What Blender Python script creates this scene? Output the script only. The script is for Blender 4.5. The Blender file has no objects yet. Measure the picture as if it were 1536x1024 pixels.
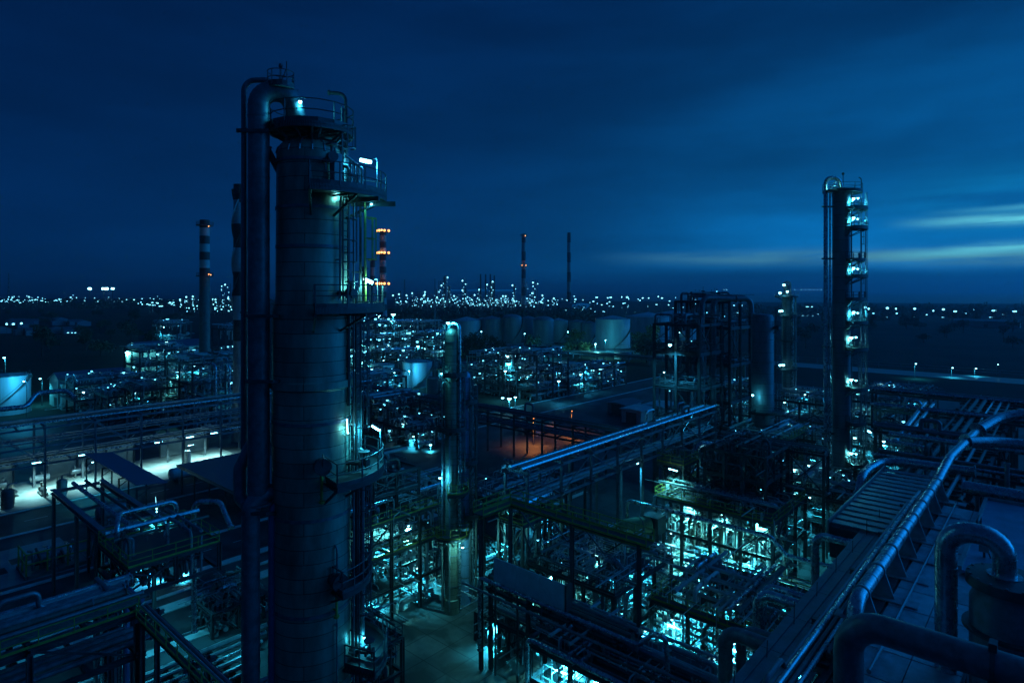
import bpy, math, random
from mathutils import Vector, Matrix
from math import sin, cos, pi, radians, atan2, sqrt, hypot

sc = bpy.context.scene
COL = sc.collection
F, CX, HY, CAMZ = 934.0, 768.0, 436.0, 36.0
TH = atan2(.747, .665)
CT, ST = cos(TH), sin(TH)

# ------------------------------------------------------------------ plant grid
def W(p): return Vector((p[0]*CT - p[1]*ST, p[0]*ST + p[1]*CT, p[2]))
# sky colours, linear
SKY_HI_W = (.0004, .0108, .056); SKY_HI_E = (.0004, .0125, .067)
SKY_LO_W = (.0006, .0265, .115); SKY_LO_E = (.001, .058, .195)
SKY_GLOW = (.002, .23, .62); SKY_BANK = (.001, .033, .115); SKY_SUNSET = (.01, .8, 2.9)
SKY_STREAK = (.10, .36, .42); SKY_STREAK2 = (.16, .78, .90)
HAZE = .0002
def P(x, y, z): return (x*CT + y*ST, -x*ST + y*CT, z)
def U(px, py, d): return P((px-CX)/F*d, d, CAMZ-(py-HY)/F*d)
def G(px, py, z=0.0):
    d = (CAMZ-z)*F/(py-HY); return P((px-CX)/F*d, d, z)
def D(px, d, z=0.0): return P((px-CX)/F*d, d, z)
def ang(a): return radians(a) - TH          # compass angle (0 = east) to plant angle

# ------------------------------------------------------------------ materials
MATS = {}
class NT:
    def __init__(s, t): s.t = t
    def n(s, typ, **kw):
        nd = s.t.nodes.new(typ)
        for k, v in kw.items(): setattr(nd, k, v)
        return nd
    def l(s, a, b): s.t.links.new(a, b)
    def m(s, op, a, b=None, c=None, clamp=False):
        nd = s.n('ShaderNodeMath', operation=op, use_clamp=clamp)
        for i, v in enumerate((a, b, c)):
            if v is None: continue
            if isinstance(v, (int, float)): nd.inputs[i].default_value = v
            else: s.l(v, nd.inputs[i])
        return nd.outputs[0]
    def mix(s, f, a, b, blend='MIX'):
        nd = s.n('ShaderNodeMix', data_type='RGBA', blend_type=blend)
        for i, v in ((0, f), (6, a), (7, b)):
            if isinstance(v, (int, float)): nd.inputs[i].default_value = v
            elif isinstance(v, tuple): nd.inputs[i].default_value = (v[0], v[1], v[2], 1)
            else: s.l(v, nd.inputs[i])
        return nd.outputs[2]

def mat(name, col, rough=.5, metal=0.0, var=.25, scale=1.5, bump=.15, spec=.5, stretch=(1, 1, 1), seams=None, stripes=None, grid=None, joints=None, dirt=0):
    if name in MATS: return MATS[name]
    m = bpy.data.materials.new(name); m.use_nodes = True
    t = NT(m.node_tree); bs = m.node_tree.nodes['Principled BSDF']
    tc = t.n('ShaderNodeTexCoord')
    mp = t.n('ShaderNodeMapping'); mp.inputs['Scale'].default_value = stretch
    t.l(tc.outputs['Object'], mp.inputs[0])
    nz = t.n('ShaderNodeTexNoise'); nz.inputs['Scale'].default_value = scale; nz.inputs['Detail'].default_value = 6; nz.inputs['Roughness'].default_value = .65
    t.l(mp.outputs[0], nz.inputs['Vector'])
    f = t.m('SUBTRACT', nz.outputs['Fac'], .3); f = t.m('MULTIPLY', f, 2.5, clamp=True)
    lo = tuple(c*(1-var) for c in col); hi = tuple(min(1, c*(1+var)) for c in col)
    c = t.mix(f, lo, hi)
    h = nz.outputs['Fac']
    if seams:
        w, hh = seams
        sp = t.n('ShaderNodeSeparateXYZ'); t.l(tc.outputs['Object'], sp.inputs[0])
        a = t.m('ARCTAN2', sp.outputs[1], sp.outputs[0]); a = t.m('MULTIPLY', a, 2.0)
        cb = t.n('ShaderNodeCombineXYZ'); t.l(a, cb.inputs[0]); t.l(sp.outputs[2], cb.inputs[1])
        br = t.n('ShaderNodeTexBrick'); br.inputs['Scale'].default_value = 1
        br.inputs['Brick Width'].default_value = w; br.inputs['Row Height'].default_value = hh
        br.inputs['Mortar Size'].default_value = .022; br.inputs['Mortar Smooth'].default_value = .3
        br.inputs['Color1'].default_value = (.78, .78, .78, 1); br.inputs['Color2'].default_value = (1, 1, 1, 1); br.inputs['Mortar'].default_value = (.14, .14, .14, 1)
        t.l(cb.outputs[0], br.inputs['Vector'])
        c = t.mix(1.0, c, br.outputs['Color'], 'MULTIPLY')
        h = t.m('MULTIPLY_ADD', br.outputs['Fac'], -1.2, h)
    if dirt:        # big patches of dirt and repair
        n2 = t.n('ShaderNodeTexNoise'); n2.inputs['Scale'].default_value = scale*.9; n2.inputs['Detail'].default_value = 9; n2.inputs['Distortion'].default_value = 1.2; t.l(tc.outputs['Object'], n2.inputs['Vector'])
        g = t.m('MULTIPLY', t.m('SUBTRACT', n2.outputs['Fac'], .47), 9, clamp=True)
        c = t.mix(t.m('MULTIPLY', g, dirt), c, tuple(x*.25 for x in col))
    if joints:
        br = t.n('ShaderNodeTexBrick'); br.offset = 0; br.inputs['Scale'].default_value = 1; br.inputs['Brick Width'].default_value = joints; br.inputs['Row Height'].default_value = joints; br.inputs['Mortar Size'].default_value = .05
        br.inputs['Color1'].default_value = (.7, .7, .7, 1); br.inputs['Color2'].default_value = (1, 1, 1, 1); br.inputs['Mortar'].default_value = (.25, .25, .25, 1); t.l(tc.outputs['Object'], br.inputs['Vector']); c = t.mix(1.0, c, br.outputs['Color'], 'MULTIPLY')
    if grid:
        wv = t.n('ShaderNodeTexWave', wave_type='BANDS', bands_direction=grid[0]); wv.inputs['Scale'].default_value = grid[1]
        t.l(tc.outputs['Object'], wv.inputs[0])
        c = t.mix(t.m('MULTIPLY', wv.outputs['Fac'], grid[2]), c, tuple(x*.3 for x in col))
        h = t.m('MULTIPLY_ADD', wv.outputs['Fac'], 1.5, h)
    if stripes:
        z0, per, z1 = stripes          # painted bands from the top z0 downwards until z1
        sp = t.n('ShaderNodeSeparateXYZ'); t.l(tc.outputs['Object'], sp.inputs[0])
        q = t.m('DIVIDE', t.m('SUBTRACT', z0, sp.outputs[2]), per)
        q = t.m('GREATER_THAN', t.m('FRACT', q), .5)
        low = t.m('LESS_THAN', sp.outputs[2], z1)
        c2 = t.mix(q, (.035, .018, .015), (.5, .5, .48)); c2 = t.mix(t.m('MULTIPLY', f, .35), c2, (.2, .19, .17))
        c = t.mix(low, c2, c)
    t.l(c, bs.inputs['Base Color'])
    r = t.m('MULTIPLY_ADD', nz.outputs['Fac'], .35, rough-.17, clamp=True); t.l(r, bs.inputs['Roughness'])
    bs.inputs['Metallic'].default_value = metal; bs.inputs['Specular IOR Level'].default_value = spec
    if bump:
        b = t.n('ShaderNodeBump'); b.inputs['Strength'].default_value = bump; b.inputs['Distance'].default_value = .04
        t.l(h, b.inputs['Height']); t.l(b.outputs[0], bs.inputs['Normal'])
    MATS[name] = m; return m

def emit(name, col, strength):
    if name in MATS: return MATS[name]
    m = bpy.data.materials.new(name); m.use_nodes = True
    bs = m.node_tree.nodes['Principled BSDF']
    bs.inputs['Base Color'].default_value = (.8, .8, .8, 1)
    bs.inputs['Emission Color'].default_value = (*col, 1); bs.inputs['Emission Strength'].default_value = strength
    try: m.cycles.emission_sampling = 'NONE'
    except Exception: pass
    MATS[name] = m; return m

STEEL = mat('dark_painted_steel', (.085, .09, .095), .5, .3, .35)
STEELB = mat('galvanised_steel', (.24, .25, .27), .42, .6, .3)
STEELP = mat('pale_painted_steel', (.32, .33, .33), .5, .1, .25)
YEL = mat('yellow_paint', (.42, .33, .06), .5, 0, .35)
CLAD = mat('column_cladding', (.36, .33, .25), .44, .2, .6, .7, .3, stretch=(1, 1, .3), seams=(4.6, .72))
CLADF = mat('far_column_cladding', (.22, .24, .26), .5, .4, .3, .5, .25, stretch=(1, 1, .35), seams=(3.2, 1.9))
CLADB = mat('blue_cladding', (.28, .42, .62), .4, .12, .25, .6, .2, stretch=(1, 1, .3), seams=(2, 1.5))
ALU = mat('aluminium_jacket', (.5, .52, .55), .27, .8, .35, 2.2, .12, dirt=.15)
ALUD = mat('dark_pipe_jacket', (.19, .2, .22), .42, .3, .35, 2, .12, dirt=.15)
RUST = mat('weathered_pipe', (.15, .12, .10), .6, .2, .4, 3)
PALE = mat('pale_vessel_paint', (.5, .52, .52), .45, .05, .25, 1)
TANK = mat('tank_paint', (.5, .53, .56), .5, .05, .22, .25, .1, stretch=(1, 1, .25))
TANKD = mat('dull_tank_paint', (.22, .25, .28), .5, .05, .3, .2, .1, stretch=(1, 1, .25))
ROOFB = mat('blue_sheet_roof', (.12, .17, .26), .45, .3, .25, .7, .2, grid=('X', 1.1, .5))
ROOFG = mat('grey_sheet_roof', (.16, .18, .21), .45, .3, .3, .7, .2, grid=('Y', 1.3, .6))
WALL = mat('pale_sheet_wall', (.42, .42, .38), .6, 0, .2, .6, .12, grid=('X', 1.6, .25))
CONC = mat('stained_concrete', (.17, .17, .16), .5, 0, .5, .3, .3, joints=3.2, dirt=.75)
PAVE = mat('yard_paving', (.09, .092, .095), .6, 0, .6, .12, .3, joints=7.5, dirt=.7)
ASPH = mat('asphalt', (.055, .057, .06), .55, 0, .6, .25, .3, dirt=.6)
KERB = mat('kerb_concrete', (.6, .6, .58), .5, 0, .35, .5, .2)
SOIL = mat('dark_soil', (.035, .036, .03), .95, 0, .6, .02, .3, spec=.1)
GRATE = mat('floor_grating', (.12, .125, .13), .5, .4, .3, 2, .3, grid=('X', 5, .8))
DECKT = mat('deck_sheet_tiles', (.5, .53, .57), .42, .15, .35, .9, .2)
DECKU = mat('worn_deck_tiles', (.38, .40, .43), .5, .15, .45, 1.4, .25)
LOUV = mat('louvre_blade', (.3, .33, .36), .4, .5, .3, 1.2)
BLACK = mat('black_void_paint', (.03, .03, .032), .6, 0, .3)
LEAF = mat('leaf', (.055, .08, .03), .7, 0, .5, .6, 0)
TRUNK = mat('bark', (.07, .055, .04), .9, 0, .3)
ORANGE = mat('orange_paint', (.5, .17, .05), .5, 0, .3)
PANEL = mat('panel_sheet', (.68, .72, .76), .45, .05, .15, .8, .1)
WHITE = emit('cool_lamp_glass', (.28, .85, 1.0), 9)
FARW = emit('far_lamp_glass', (.2, .75, 1.0), 4)
MIDW = emit('mid_lamp_glass', (.13, .68, 1.0), 4)
AMB = emit('amber_lamp_glass', (1.0, .36, .08), 3.5)
AMBF = emit('amber_far_glass', (1.0, .42, .14), 4)

# ------------------------------------------------------------------ mesh builder (all in plant coordinates)
class MB:
    def __init__(s): s.v = []; s.f = []
    def add(s, vs, fs):
        b = len(s.v); s.v += [tuple(v) for v in vs]; s.f += [tuple(i+b for i in f) for f in fs]
    def box(s, a, b):
        x0, y0, z0 = a; x1, y1, z1 = b
        s.add([(x0,y0,z0),(x1,y0,z0),(x1,y1,z0),(x0,y1,z0),(x0,y0,z1),(x1,y0,z1),(x1,y1,z1),(x0,y1,z1)],
              [(0,3,2,1),(4,5,6,7),(0,1,5,4),(1,2,6,5),(2,3,7,6),(3,0,4,7)]); return s
    def beam(s, p, q, w, h=None):
        h = h or w; p = Vector(p); q = Vector(q); d = (q-p).normalized()
        up = Vector((0,0,1)) if abs(d.z) < .95 else Vector((1,0,0))
        r = d.cross(up).normalized()*w/2; u = r.cross(d).normalized()*h/2
        vs = [p-r-u, p+r-u, p+r+u, p-r+u, q-r-u, q+r-u, q+r+u, q-r+u]
        s.add(vs, [(0,1,2,3),(7,6,5,4),(0,4,5,1),(1,5,6,2),(2,6,7,3),(3,7,4,0)]); return s
    def ibeam(s, p, q, w=.3):
        # an I section: web and two flanges
        p = Vector(p); q = Vector(q); d = (q-p).normalized()
        up = Vector((0,0,1)) if abs(d.z) < .95 else Vector((1,0,0))
        r = d.cross(up).normalized(); u = r.cross(d).normalized(); a = w/2; k = w*.09
        pr = [(-a,-a),(a,-a),(a,-a+2*k),(k,-a+2*k),(k,a-2*k),(a,a-2*k),(a,a),(-a,a),(-a,a-2*k),(-k,a-2*k),(-k,-a+2*k),(-a,-a+2*k)]
        n = len(pr); vs = [p+r*x+u*y for x, y in pr] + [q+r*x+u*y for x, y in pr]
        fs = [(i, (i+1) % n, n+(i+1) % n, n+i) for i in range(n)]
        fs += [tuple(range(n-1, -1, -1)), tuple(range(n, 2*n))]
        s.add(vs, fs); return s
    def tube(s, pts, r, n=8, R=None, seg=5, cap=True):
        pts = [Vector(p) for p in pts]
        path = []
        for i, p in enumerate(pts):
            if 0 < i < len(pts)-1 and R:
                a = pts[i-1]-p; b = pts[i+1]-p
                la, lb = a.length, b.length; a.normalize(); b.normalize()
                th = a.angle(b, pi)
                if th > pi-.05: path.append(p); continue
                t = min(R/math.tan(th/2), la*.49, lb*.49); rr = t*math.tan(th/2)
                c = p + (a+b).normalized()*(rr/sin(th/2))
                s0 = p+a*t-c; s1 = p+b*t-c; tot = s0.angle(s1)
                for k in range(seg+1):
                    w = k/seg
                    path.append(c + (s0*sin((1-w)*tot)+s1*sin(w*tot))/sin(tot))
            else: path.append(p)
        tan = [(path[min(i+1, len(path)-1)]-path[max(i-1, 0)]).normalized() for i in range(len(path))]
        up = Vector((0,0,1)) if abs(tan[0].z) < .9 else Vector((1,0,0))
        nr = tan[0].cross(up).normalized(); vs = []
        rs = r if isinstance(r, (list, tuple)) else [r]*len(path)
        for i, p in enumerate(path):
            nr = (nr - tan[i]*nr.dot(tan[i])).normalized(); bi = tan[i].cross(nr)
            for k in range(n):
                a = 2*pi*k/n; vs.append(p + (nr*cos(a)+bi*sin(a))*rs[min(i, len(rs)-1)])
        fs = []
        for i in range(len(path)-1):
            for k in range(n):
                k2 = (k+1) % n; fs.append((i*n+k, i*n+k2, (i+1)*n+k2, (i+1)*n+k))
        if cap: fs += [tuple(range(n-1, -1, -1)), tuple(range((len(path)-1)*n, len(path)*n))]
        s.add(vs, fs); s.path = path; return s
    def ring(s, p, d, r, t, n=12):
        p = Vector(p); d = Vector(d).normalized()
        return s.tube([p-d*t/2, p+d*t/2], r, n)
    def lathe(s, prof, c, n=24, a0=0, a1=2*pi):
        full = abs(a1-a0-2*pi) < 1e-4; m = n if full else n+1; vs = []
        for r, z in prof:
            for k in range(m):
                a = a0+(a1-a0)*k/n; vs.append((c[0]+max(r, .001)*cos(a), c[1]+max(r, .001)*sin(a), z))
        fs = []
        for i in range(len(prof)-1):
            for k in range(n):
                k2 = (k+1) % m; fs.append((i*m+k, i*m+k2, (i+1)*m+k2, (i+1)*m+k))
        s.add(vs, fs); return s
    def sector(s, c, z0, z1, ri, ro, a0, a1, n=20):
        vs = []; fs = []
        for k in range(n+1):
            a = a0+(a1-a0)*k/n; ca, sa = cos(a), sin(a)
            vs += [(c[0]+ri*ca, c[1]+ri*sa, z0), (c[0]+ro*ca, c[1]+ro*sa, z0), (c[0]+ro*ca, c[1]+ro*sa, z1), (c[0]+ri*ca, c[1]+ri*sa, z1)]
        for k in range(n):
            b = k*4; d = b+4
            for i in range(4): j = (i+1) % 4; fs.append((b+i, d+i, d+j, b+j))
        fs += [(0,1,2,3), (n*4+3, n*4+2, n*4+1, n*4)]
        s.add(vs, fs); return s
    def ball(s, c, r, n=8, sq=1.0):
        prof = [(r*sin(pi*i/n), c[2]+sq*r*-cos(pi*i/n)) for i in range(n+1)]
        return s.lathe(prof, c, n+2)
    def rail(s, pts, h=1.1, sp=1.6, r=.03, toe=True):
        pts = [Vector(p) for p in pts]
        for i in range(len(pts)-1):
            p, q = pts[i], pts[i+1]; L = (q-p).length; k = max(1, round(L/sp))
            for j in range(k+1 if i == len(pts)-2 else k):
                a = p.lerp(q, j/k); s.beam(a, a+Vector((0,0,h)), r*2)
            for z in (h, h*.52): s.beam(p+Vector((0,0,z)), q+Vector((0,0,z)), r*1.9)
            if toe: s.beam(p+Vector((0,0,.1)), q+Vector((0,0,.1)), .03, .18)
        return s
    def arcrail(s, c, z, R, a0, a1, h=1.1, r=.03, n=16, ends=None):
        pts = [(c[0]+R*cos(a0+(a1-a0)*k/n), c[1]+R*sin(a0+(a1-a0)*k/n), z) for k in range(n+1)]
        for k, p in enumerate(pts):
            if k % 3 == 0 or k == n: s.beam(p, (p[0], p[1], z+h), r*2)
        for zz in (h, h*.52): s.tube([(p[0], p[1], z+zz) for p in pts], r, 6)
        for k in range(n): s.beam((pts[k][0], pts[k][1], z+.1), (pts[k+1][0], pts[k+1][1], z+.1), .03, .2)
        if ends:
            for e in (a0, a1):
                s.rail([(c[0]+ends*cos(e), c[1]+ends*sin(e), z), (c[0]+R*cos(e), c[1]+R*sin(e), z)], h, 1.2, r)
        return s
    def ladder(s, p, z1, face, cage=True, w=.5, r=.03):
        p = Vector(p); f = Vector((cos(face), sin(face), 0)); t = Vector((-f.y, f.x, 0))
        for k in (-1, 1): s.beam(p+t*k*w/2, Vector((p.x, p.y, z1+1.0))+t*k*w/2, r*2.2)
        z = p.z+.3
        while z < z1: a = Vector((p.x, p.y, z)); s.beam(a-t*w/2, a+t*w/2, r*1.6); z += .4
        if cage:
            z = p.z+2.3; hoops = []
            while z <= z1+.9: hoops.append(z); z += 1.1
            if len(hoops) > 1:
                arc = [(cos(radians(x)), sin(radians(x))) for x in (-100, -60, -20, 20, 60, 100)]
                P2 = [Vector((p.x, p.y, 0)) + f*.18 + f*.42*a + t*.4*b for a, b in arc]
                for z in hoops:
                    for k in range(5): s.beam(P2[k]+Vector((0,0,z)), P2[k+1]+Vector((0,0,z)), .05)
                for q in P2[1:5]: s.beam(q+Vector((0,0,hoops[0])), q+Vector((0,0,hoops[-1])), .035)
        return s
    def build(s, name, m, parent=None, org=None, smooth=True):
        o0 = Vector(parent['org']) if parent is not None else Vector(org if org is not None else s.v[0])
        me = bpy.data.meshes.new(name)
        me.from_pydata([(x-o0.x, y-o0.y, z-o0.z) for x, y, z in s.v], [], s.f)
        me.materials.append(m)
        if smooth:
            me.shade_smooth(); me.set_sharp_from_angle(angle=radians(35))
        ob = bpy.data.objects.new(name, me); COL.objects.link(ob)
        if parent is not None: ob.parent = parent
        else: ob.location = W(o0); ob.rotation_euler = (0, 0, TH)
        ob['org'] = tuple(o0)
        return ob

def tag(o, label, cat, group=None):
    o['label'] = label; o['category'] = cat
    if group: o['group'] = group
    return o
def thing(name, label, cat, org, group=None):
    o = bpy.data.objects.new(name, None); COL.objects.link(o)
    o.location = W(org); o.rotation_euler = (0, 0, TH); o['org'] = tuple(org); o.empty_display_size = .5
    return tag(o, label, cat, group)
def copy_tree(o, parent=None):
    c = o.copy(); COL.objects.link(c)
    if parent is not None: c.parent = parent
    for ch in list(o.children): copy_tree(ch, c)
    return c
def place(o, org, rot=0.0):
    o.location = W(org); o.rotation_euler = (0, 0, TH+rot); o['org'] = tuple(org); return o
def structure(o): o['kind'] = 'structure'; return o

COOL = (.035, .62, .92)
def light(parent, p, E, col=COOL, r=.15):
    if E <= 0: return
    if col is COOL: col = ((.035, .62, .92), (.03, .52, .95), (.11, .74, .78), (.035, .62, .92))[int(E+abs(p[0]*7)) % 4]
    down = not parent.get('wall') and parent.get('category') in ('process unit', 'pipe rack', 'street lamp', 'canopy', 'pipe bridge')   # hooded fittings shine downwards
    d = bpy.data.lights.new('lamp_light', 'AREA' if down else 'POINT'); d.color = col
    if down: d.energy = E*.75; d.shape = 'DISK'; d.size = .35; d.spread = radians(128)
    else: d.energy = E*1.3; d.shadow_soft_size = r
    o = bpy.data.objects.new('lamp_light', d); COL.objects.link(o); o.parent = parent
    q = Vector(p)-Vector(parent['org']); o.location = q
def bulb(root, p, r, E=0, m=None, arm=None, col=COOL):
    """a bulkhead lamp: housing and bracket, with the glass globe as its part"""
    m = m or WHITE
    h = MB(); h.lathe([(.02, p[2]+r*1.5), (r*.7, p[2]+r*1.3), (r*1.15, p[2]+r*.55), (r*1.15, p[2]+r*.35)], p, 10)
    if arm: h.beam((p[0], p[1], p[2]+r*1.3), arm, max(.05, r*.25))
    o = h.build('lamp', STEEL, root)
    MB().ball(p, r, 6).build('bulb', m, o)
    light(root, (p[0], p[1], p[2]-r-.12), E, col)
    return o
def tubelamp(root, p, q, E, foot=None, r=.07, m=None, col=COOL):
    """a fluorescent lamp on a bent pole"""
    p = Vector(p); q = Vector(q); h = MB()
    h.beam(p+Vector((0,0,r*1.3)), q+Vector((0,0,r*1.3)), r*3, r*.8)
    if foot: h.tube([q+Vector((0,0,r*1.6)), Vector((foot[0], foot[1], q.z+.25)), foot], .035, 6, .25)
    o = h.build('lamp', STEELB, root)
    MB().tube([p, q], r, 8).build('tube', m or WHITE, o)
    light(root, (p+q)/2-Vector((0,0,r+.1)), E, col)
    return o

def pipe(pts, r, m, label, cat='pipe', name='pipe', n=12, R=None, bands=0, group=None, flange=True, supports=None):
    mb = MB(); R = R or r*2.6
    mb.tube(pts, r, n, R, 7); path = mb.path
    V = [Vector(p) for p in pts]
    if flange:
        for a, b in ((V[0], V[1]), (V[-1], V[-2])):
            d = (b-a).normalized(); mb.ring(a+d*.06, d, r*1.45, .1, n)
    if bands:
        for a, b in zip(V[:-1], V[1:]):
            L = (b-a).length; d = (b-a).normalized(); x = R*1.1
            while x < L-R*1.1: mb.ring(a+d*x, d, r*1.035, .07, n); x += bands
        if r > .28:        # lobster-back bends: a lap on every mitre
            pa = path
            for i in range(1, len(pa)-1):
                d1 = (pa[i]-pa[i-1]).normalized(); d2 = (pa[i+1]-pa[i]).normalized()
                if d1.dot(d2) < .9995 and (pa[i+1]-pa[i]).length < R*1.2: mb.ring(pa[i], d1+d2, r*1.02, .05, n)
    return tag(mb.build(name, m, None, pts[0]), label, cat, group)

# ------------------------------------------------------------------ generators
ORD = ['first', 'second', 'third', 'fourth', 'fifth', 'sixth', 'seventh', 'eighth', 'ninth', 'tenth', 'eleventh', 'twelfth', 'thirteenth', 'fourteenth', 'fifteenth', 'sixteenth']

def platform(root, c, z, ri, ro, a0, a1, rail=True, m=None, rm=None, brk=True, t=.12):
    mb = MB(); mb.sector(c, z-t, z, ri, ro, a0, a1)
    mb.sector(c, z-.3, z-t-.003, ro-.12, ro-.02, a0, a1)
    if brk:
        n = max(2, int((a1-a0)/.6))
        for k in range(n+1):
            a = a0+(a1-a0)*k/n
            mb.beam((c[0]+ro*.97*cos(a), c[1]+ro*.97*sin(a), z-t-.1), (c[0]+ri*.9*cos(a), c[1]+ri*.9*sin(a), z-1.3 if ro-ri > 1 else z-.8), .1)
            mb.beam((c[0]+ro*.97*cos(a), c[1]+ro*.97*sin(a), z-t-.1), (c[0]+ri*.9*cos(a), c[1]+ri*.9*sin(a), z-t-.1), .12)
    o = mb.build('platform', m or GRATE, root)
    if rail:
        full = abs(a1-a0-2*pi) < .01
        MB().arcrail(c, z, ro-.05, a0, a1, ends=None if full else ri).build('handrail', rm or STEEL, o)
    return o

def unit(name, label, u0, u1, v0, v1, levels, nu, nv, decks={}, rails=(), zb=0.0, m=None, npipe=0, seed=1, brace=True, lamps=(), pr=(.06, .2), rm=None, pm=None, pw=.3, under=None, sub=True, fine=130, glim=0, fr=1.0):
    """an open steel frame with floors; its clamped small-bore piping belongs to it"""
    m = m or STEEL; rnd = random.Random(seed)
    root = thing(name, label, 'process unit', ((u0+u1)/2, (v0+v1)/2, zb))
    us = [u0+(u1-u0)*i/nu for i in range(nu+1)]; vs = [v0+(v1-v0)*i/nv for i in range(nv+1)]
    top = levels[-1]
    for u in us:
        for v in vs:
            if sub or u in (u0, u1) or v in (v0, v1): MB().ibeam((u, v, zb), (u, v, top), pw).build('post', m, root)
    for li, z in enumerate(levels):
        b = MB()
        for v in vs: b.ibeam((u0, v, z-.16), (u1, v, z-.16), pw)
        for u in us: b.ibeam((u, v0, z-.17), (u, v1, z-.17), pw)
        b.build('floor_beams', m, root)
        for (a, bb, c, d) in decks.get(li, ()):
            k = MB(); k.box((u0+(u1-u0)*a, v0+(v1-v0)*c, z+.003), (u0+(u1-u0)*bb, v0+(v1-v0)*d, z+.07)); k.build('deck', GRATE, root)
        if li in rails:
            MB().rail([(u0, v0, z), (u1, v0, z), (u1, v1, z), (u0, v1, z), (u0, v0, z)], 1.1, 1.9, .03 if u0 < 70 else .04).build('handrail', rm or STEEL, root)
    zz = [zb]+list(levels)
    if brace:
        for i in range(len(zz)-1):
            for k, (p, q) in enumerate([((us[0], v0), (us[1], v0)), ((us[-2], v1), (us[-1], v1)), ((u0, vs[0]), (u0, vs[1])), ((u1, vs[-2]), (u1, vs[-1]))]):
                if (i+k) % 2 == seed % 2: continue
                b = MB(); b.beam((*p, zz[i]+.2), (*q, zz[i+1]-.4), .14)
                b.beam((*p, zz[i+1]-.4), (*q, zz[i]+.2), .14); b.build('brace', m, root)
    mats = pm or ([PALE, STEELP, ALU, STEELB, PALE, RUST] if sum(l[2] for l in lamps) > 900 else [STEELB, STEELP, ALU, RUST, ALUD])
    for k in range(min(npipe, 95)):
        r = rnd.uniform(*pr) * (1.5 if rnd.random() < .12 else 1)
        z = rnd.choice([zb]+list(levels)) + rnd.uniform(.5, 2.2); z = min(z, top+1.6)
        u = rnd.uniform(u0+.3, u1-.3); v = rnd.uniform(v0+.3, v1-.3)
        t = rnd.random(); b = MB()
        ue = rnd.uniform(u0, u1); ve = rnd.uniform(v0, v1); zl = max(zb, z-rnd.uniform(1.5, 6))
        if t < .3: pts = [(u, v, zl), (u, v, z), (ue, v, z), (ue, v, max(zb, z-rnd.uniform(.8, 4)))]
        elif t < .6: pts = [(u, v, zl), (u, v, z), (u, ve, z), (u, ve, max(zb, z-rnd.uniform(.8, 4)))]
        elif t < .75: pts = [(u0-.2, v, z), (u1+.3, v, z)]
        elif t < .88: pts = [(u, v0-.3, z), (u, v1+.2, z)]
        else: pts = [(u, v, zb), (u, v, min(top+rnd.uniform(-1, 2.5), zb+rnd.uniform(3, 9)))]
        b.tube(pts, r, 7, r*3, 3)
        V = [Vector(p) for p in pts]
        for i in range(len(V)-1):
            dd = V[i+1]-V[i]
            if dd.length > 1.5 and rnd.random() < .7:      # a flanged valve on the run
                c = V[i]+dd*rnd.uniform(.3, .7); e = dd.normalized()
                b.ring(c-e*.2, e, r*1.9, .07, 8); b.ring(c+e*.2, e, r*1.9, .07, 8); b.ring(c, e, r*1.4, .3, 8)
                if abs(e.z) < .5: b.tube([c, c+Vector((0,0,r*4+.15))], .035, 5); b.ring(c+Vector((0,0,r*4+.15)), (0,0,1), .14, .04, 8)
        b.build('pipe_run', rnd.choice(mats), root)
    if npipe >= 40 and fine:
        # past a hundred runs nobody counts: instrument tubing, drains and conduits as one tangle
        b = MB()
        for k in range(fine):
            r = rnd.uniform(.025, .075) * fr; z = min(top+1.2, rnd.choice([zb]+list(levels)) + rnd.uniform(.3, 2.6)); u = rnd.uniform(u0, u1); v = rnd.uniform(v0, v1); L = rnd.uniform(.8, 4.5); t = rnd.random(); s = rnd.choice((-1, 1)); zl = max(zb, z-rnd.uniform(.6, 3))
            if t < .3: pts = [(u, v, zl), (u, v, z), (u+s*L, v, z)]
            elif t < .6: pts = [(u, v, zl), (u, v, z), (u, v+s*L, z)]
            elif t < .8: pts = [(u, v, max(zb, z-3.2)), (u, v, z)]
            elif t < .92: pts = [(u, v, zl), (u+.5, v, z), (u+s*1.2, v+s*.9, z), (u+s*1.4, v+s, zl)]
            else:
                b.lathe([(r*5, zl), (r*5, zl+.9), (r*2, zl+1.1)], (u, v), 8); continue
            b.tube(pts, r, 5, r*4, 2)
        o = b.build('small_bore_tubing', mats[0] if sum(l[2] for l in lamps) > 900 else mats[1], root); o['kind'] = 'stuff'
    for k in range(glim):
        q = (rnd.uniform(u0, u1), rnd.uniform(v0, v1), rnd.choice(levels)+rnd.choice((-1, 1.9))); rr = rnd.uniform(.06, .12)*fr
        bulb(root, q, rr, 0, MIDW, arm=(q[0], q[1], q[2]+.6))
    for (p, r, E) in lamps:
        bulb(root, p, r, E, None if E > 0 else MIDW, arm=(p[0], p[1], p[2]+r*1.3+.5))
    return root

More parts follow.
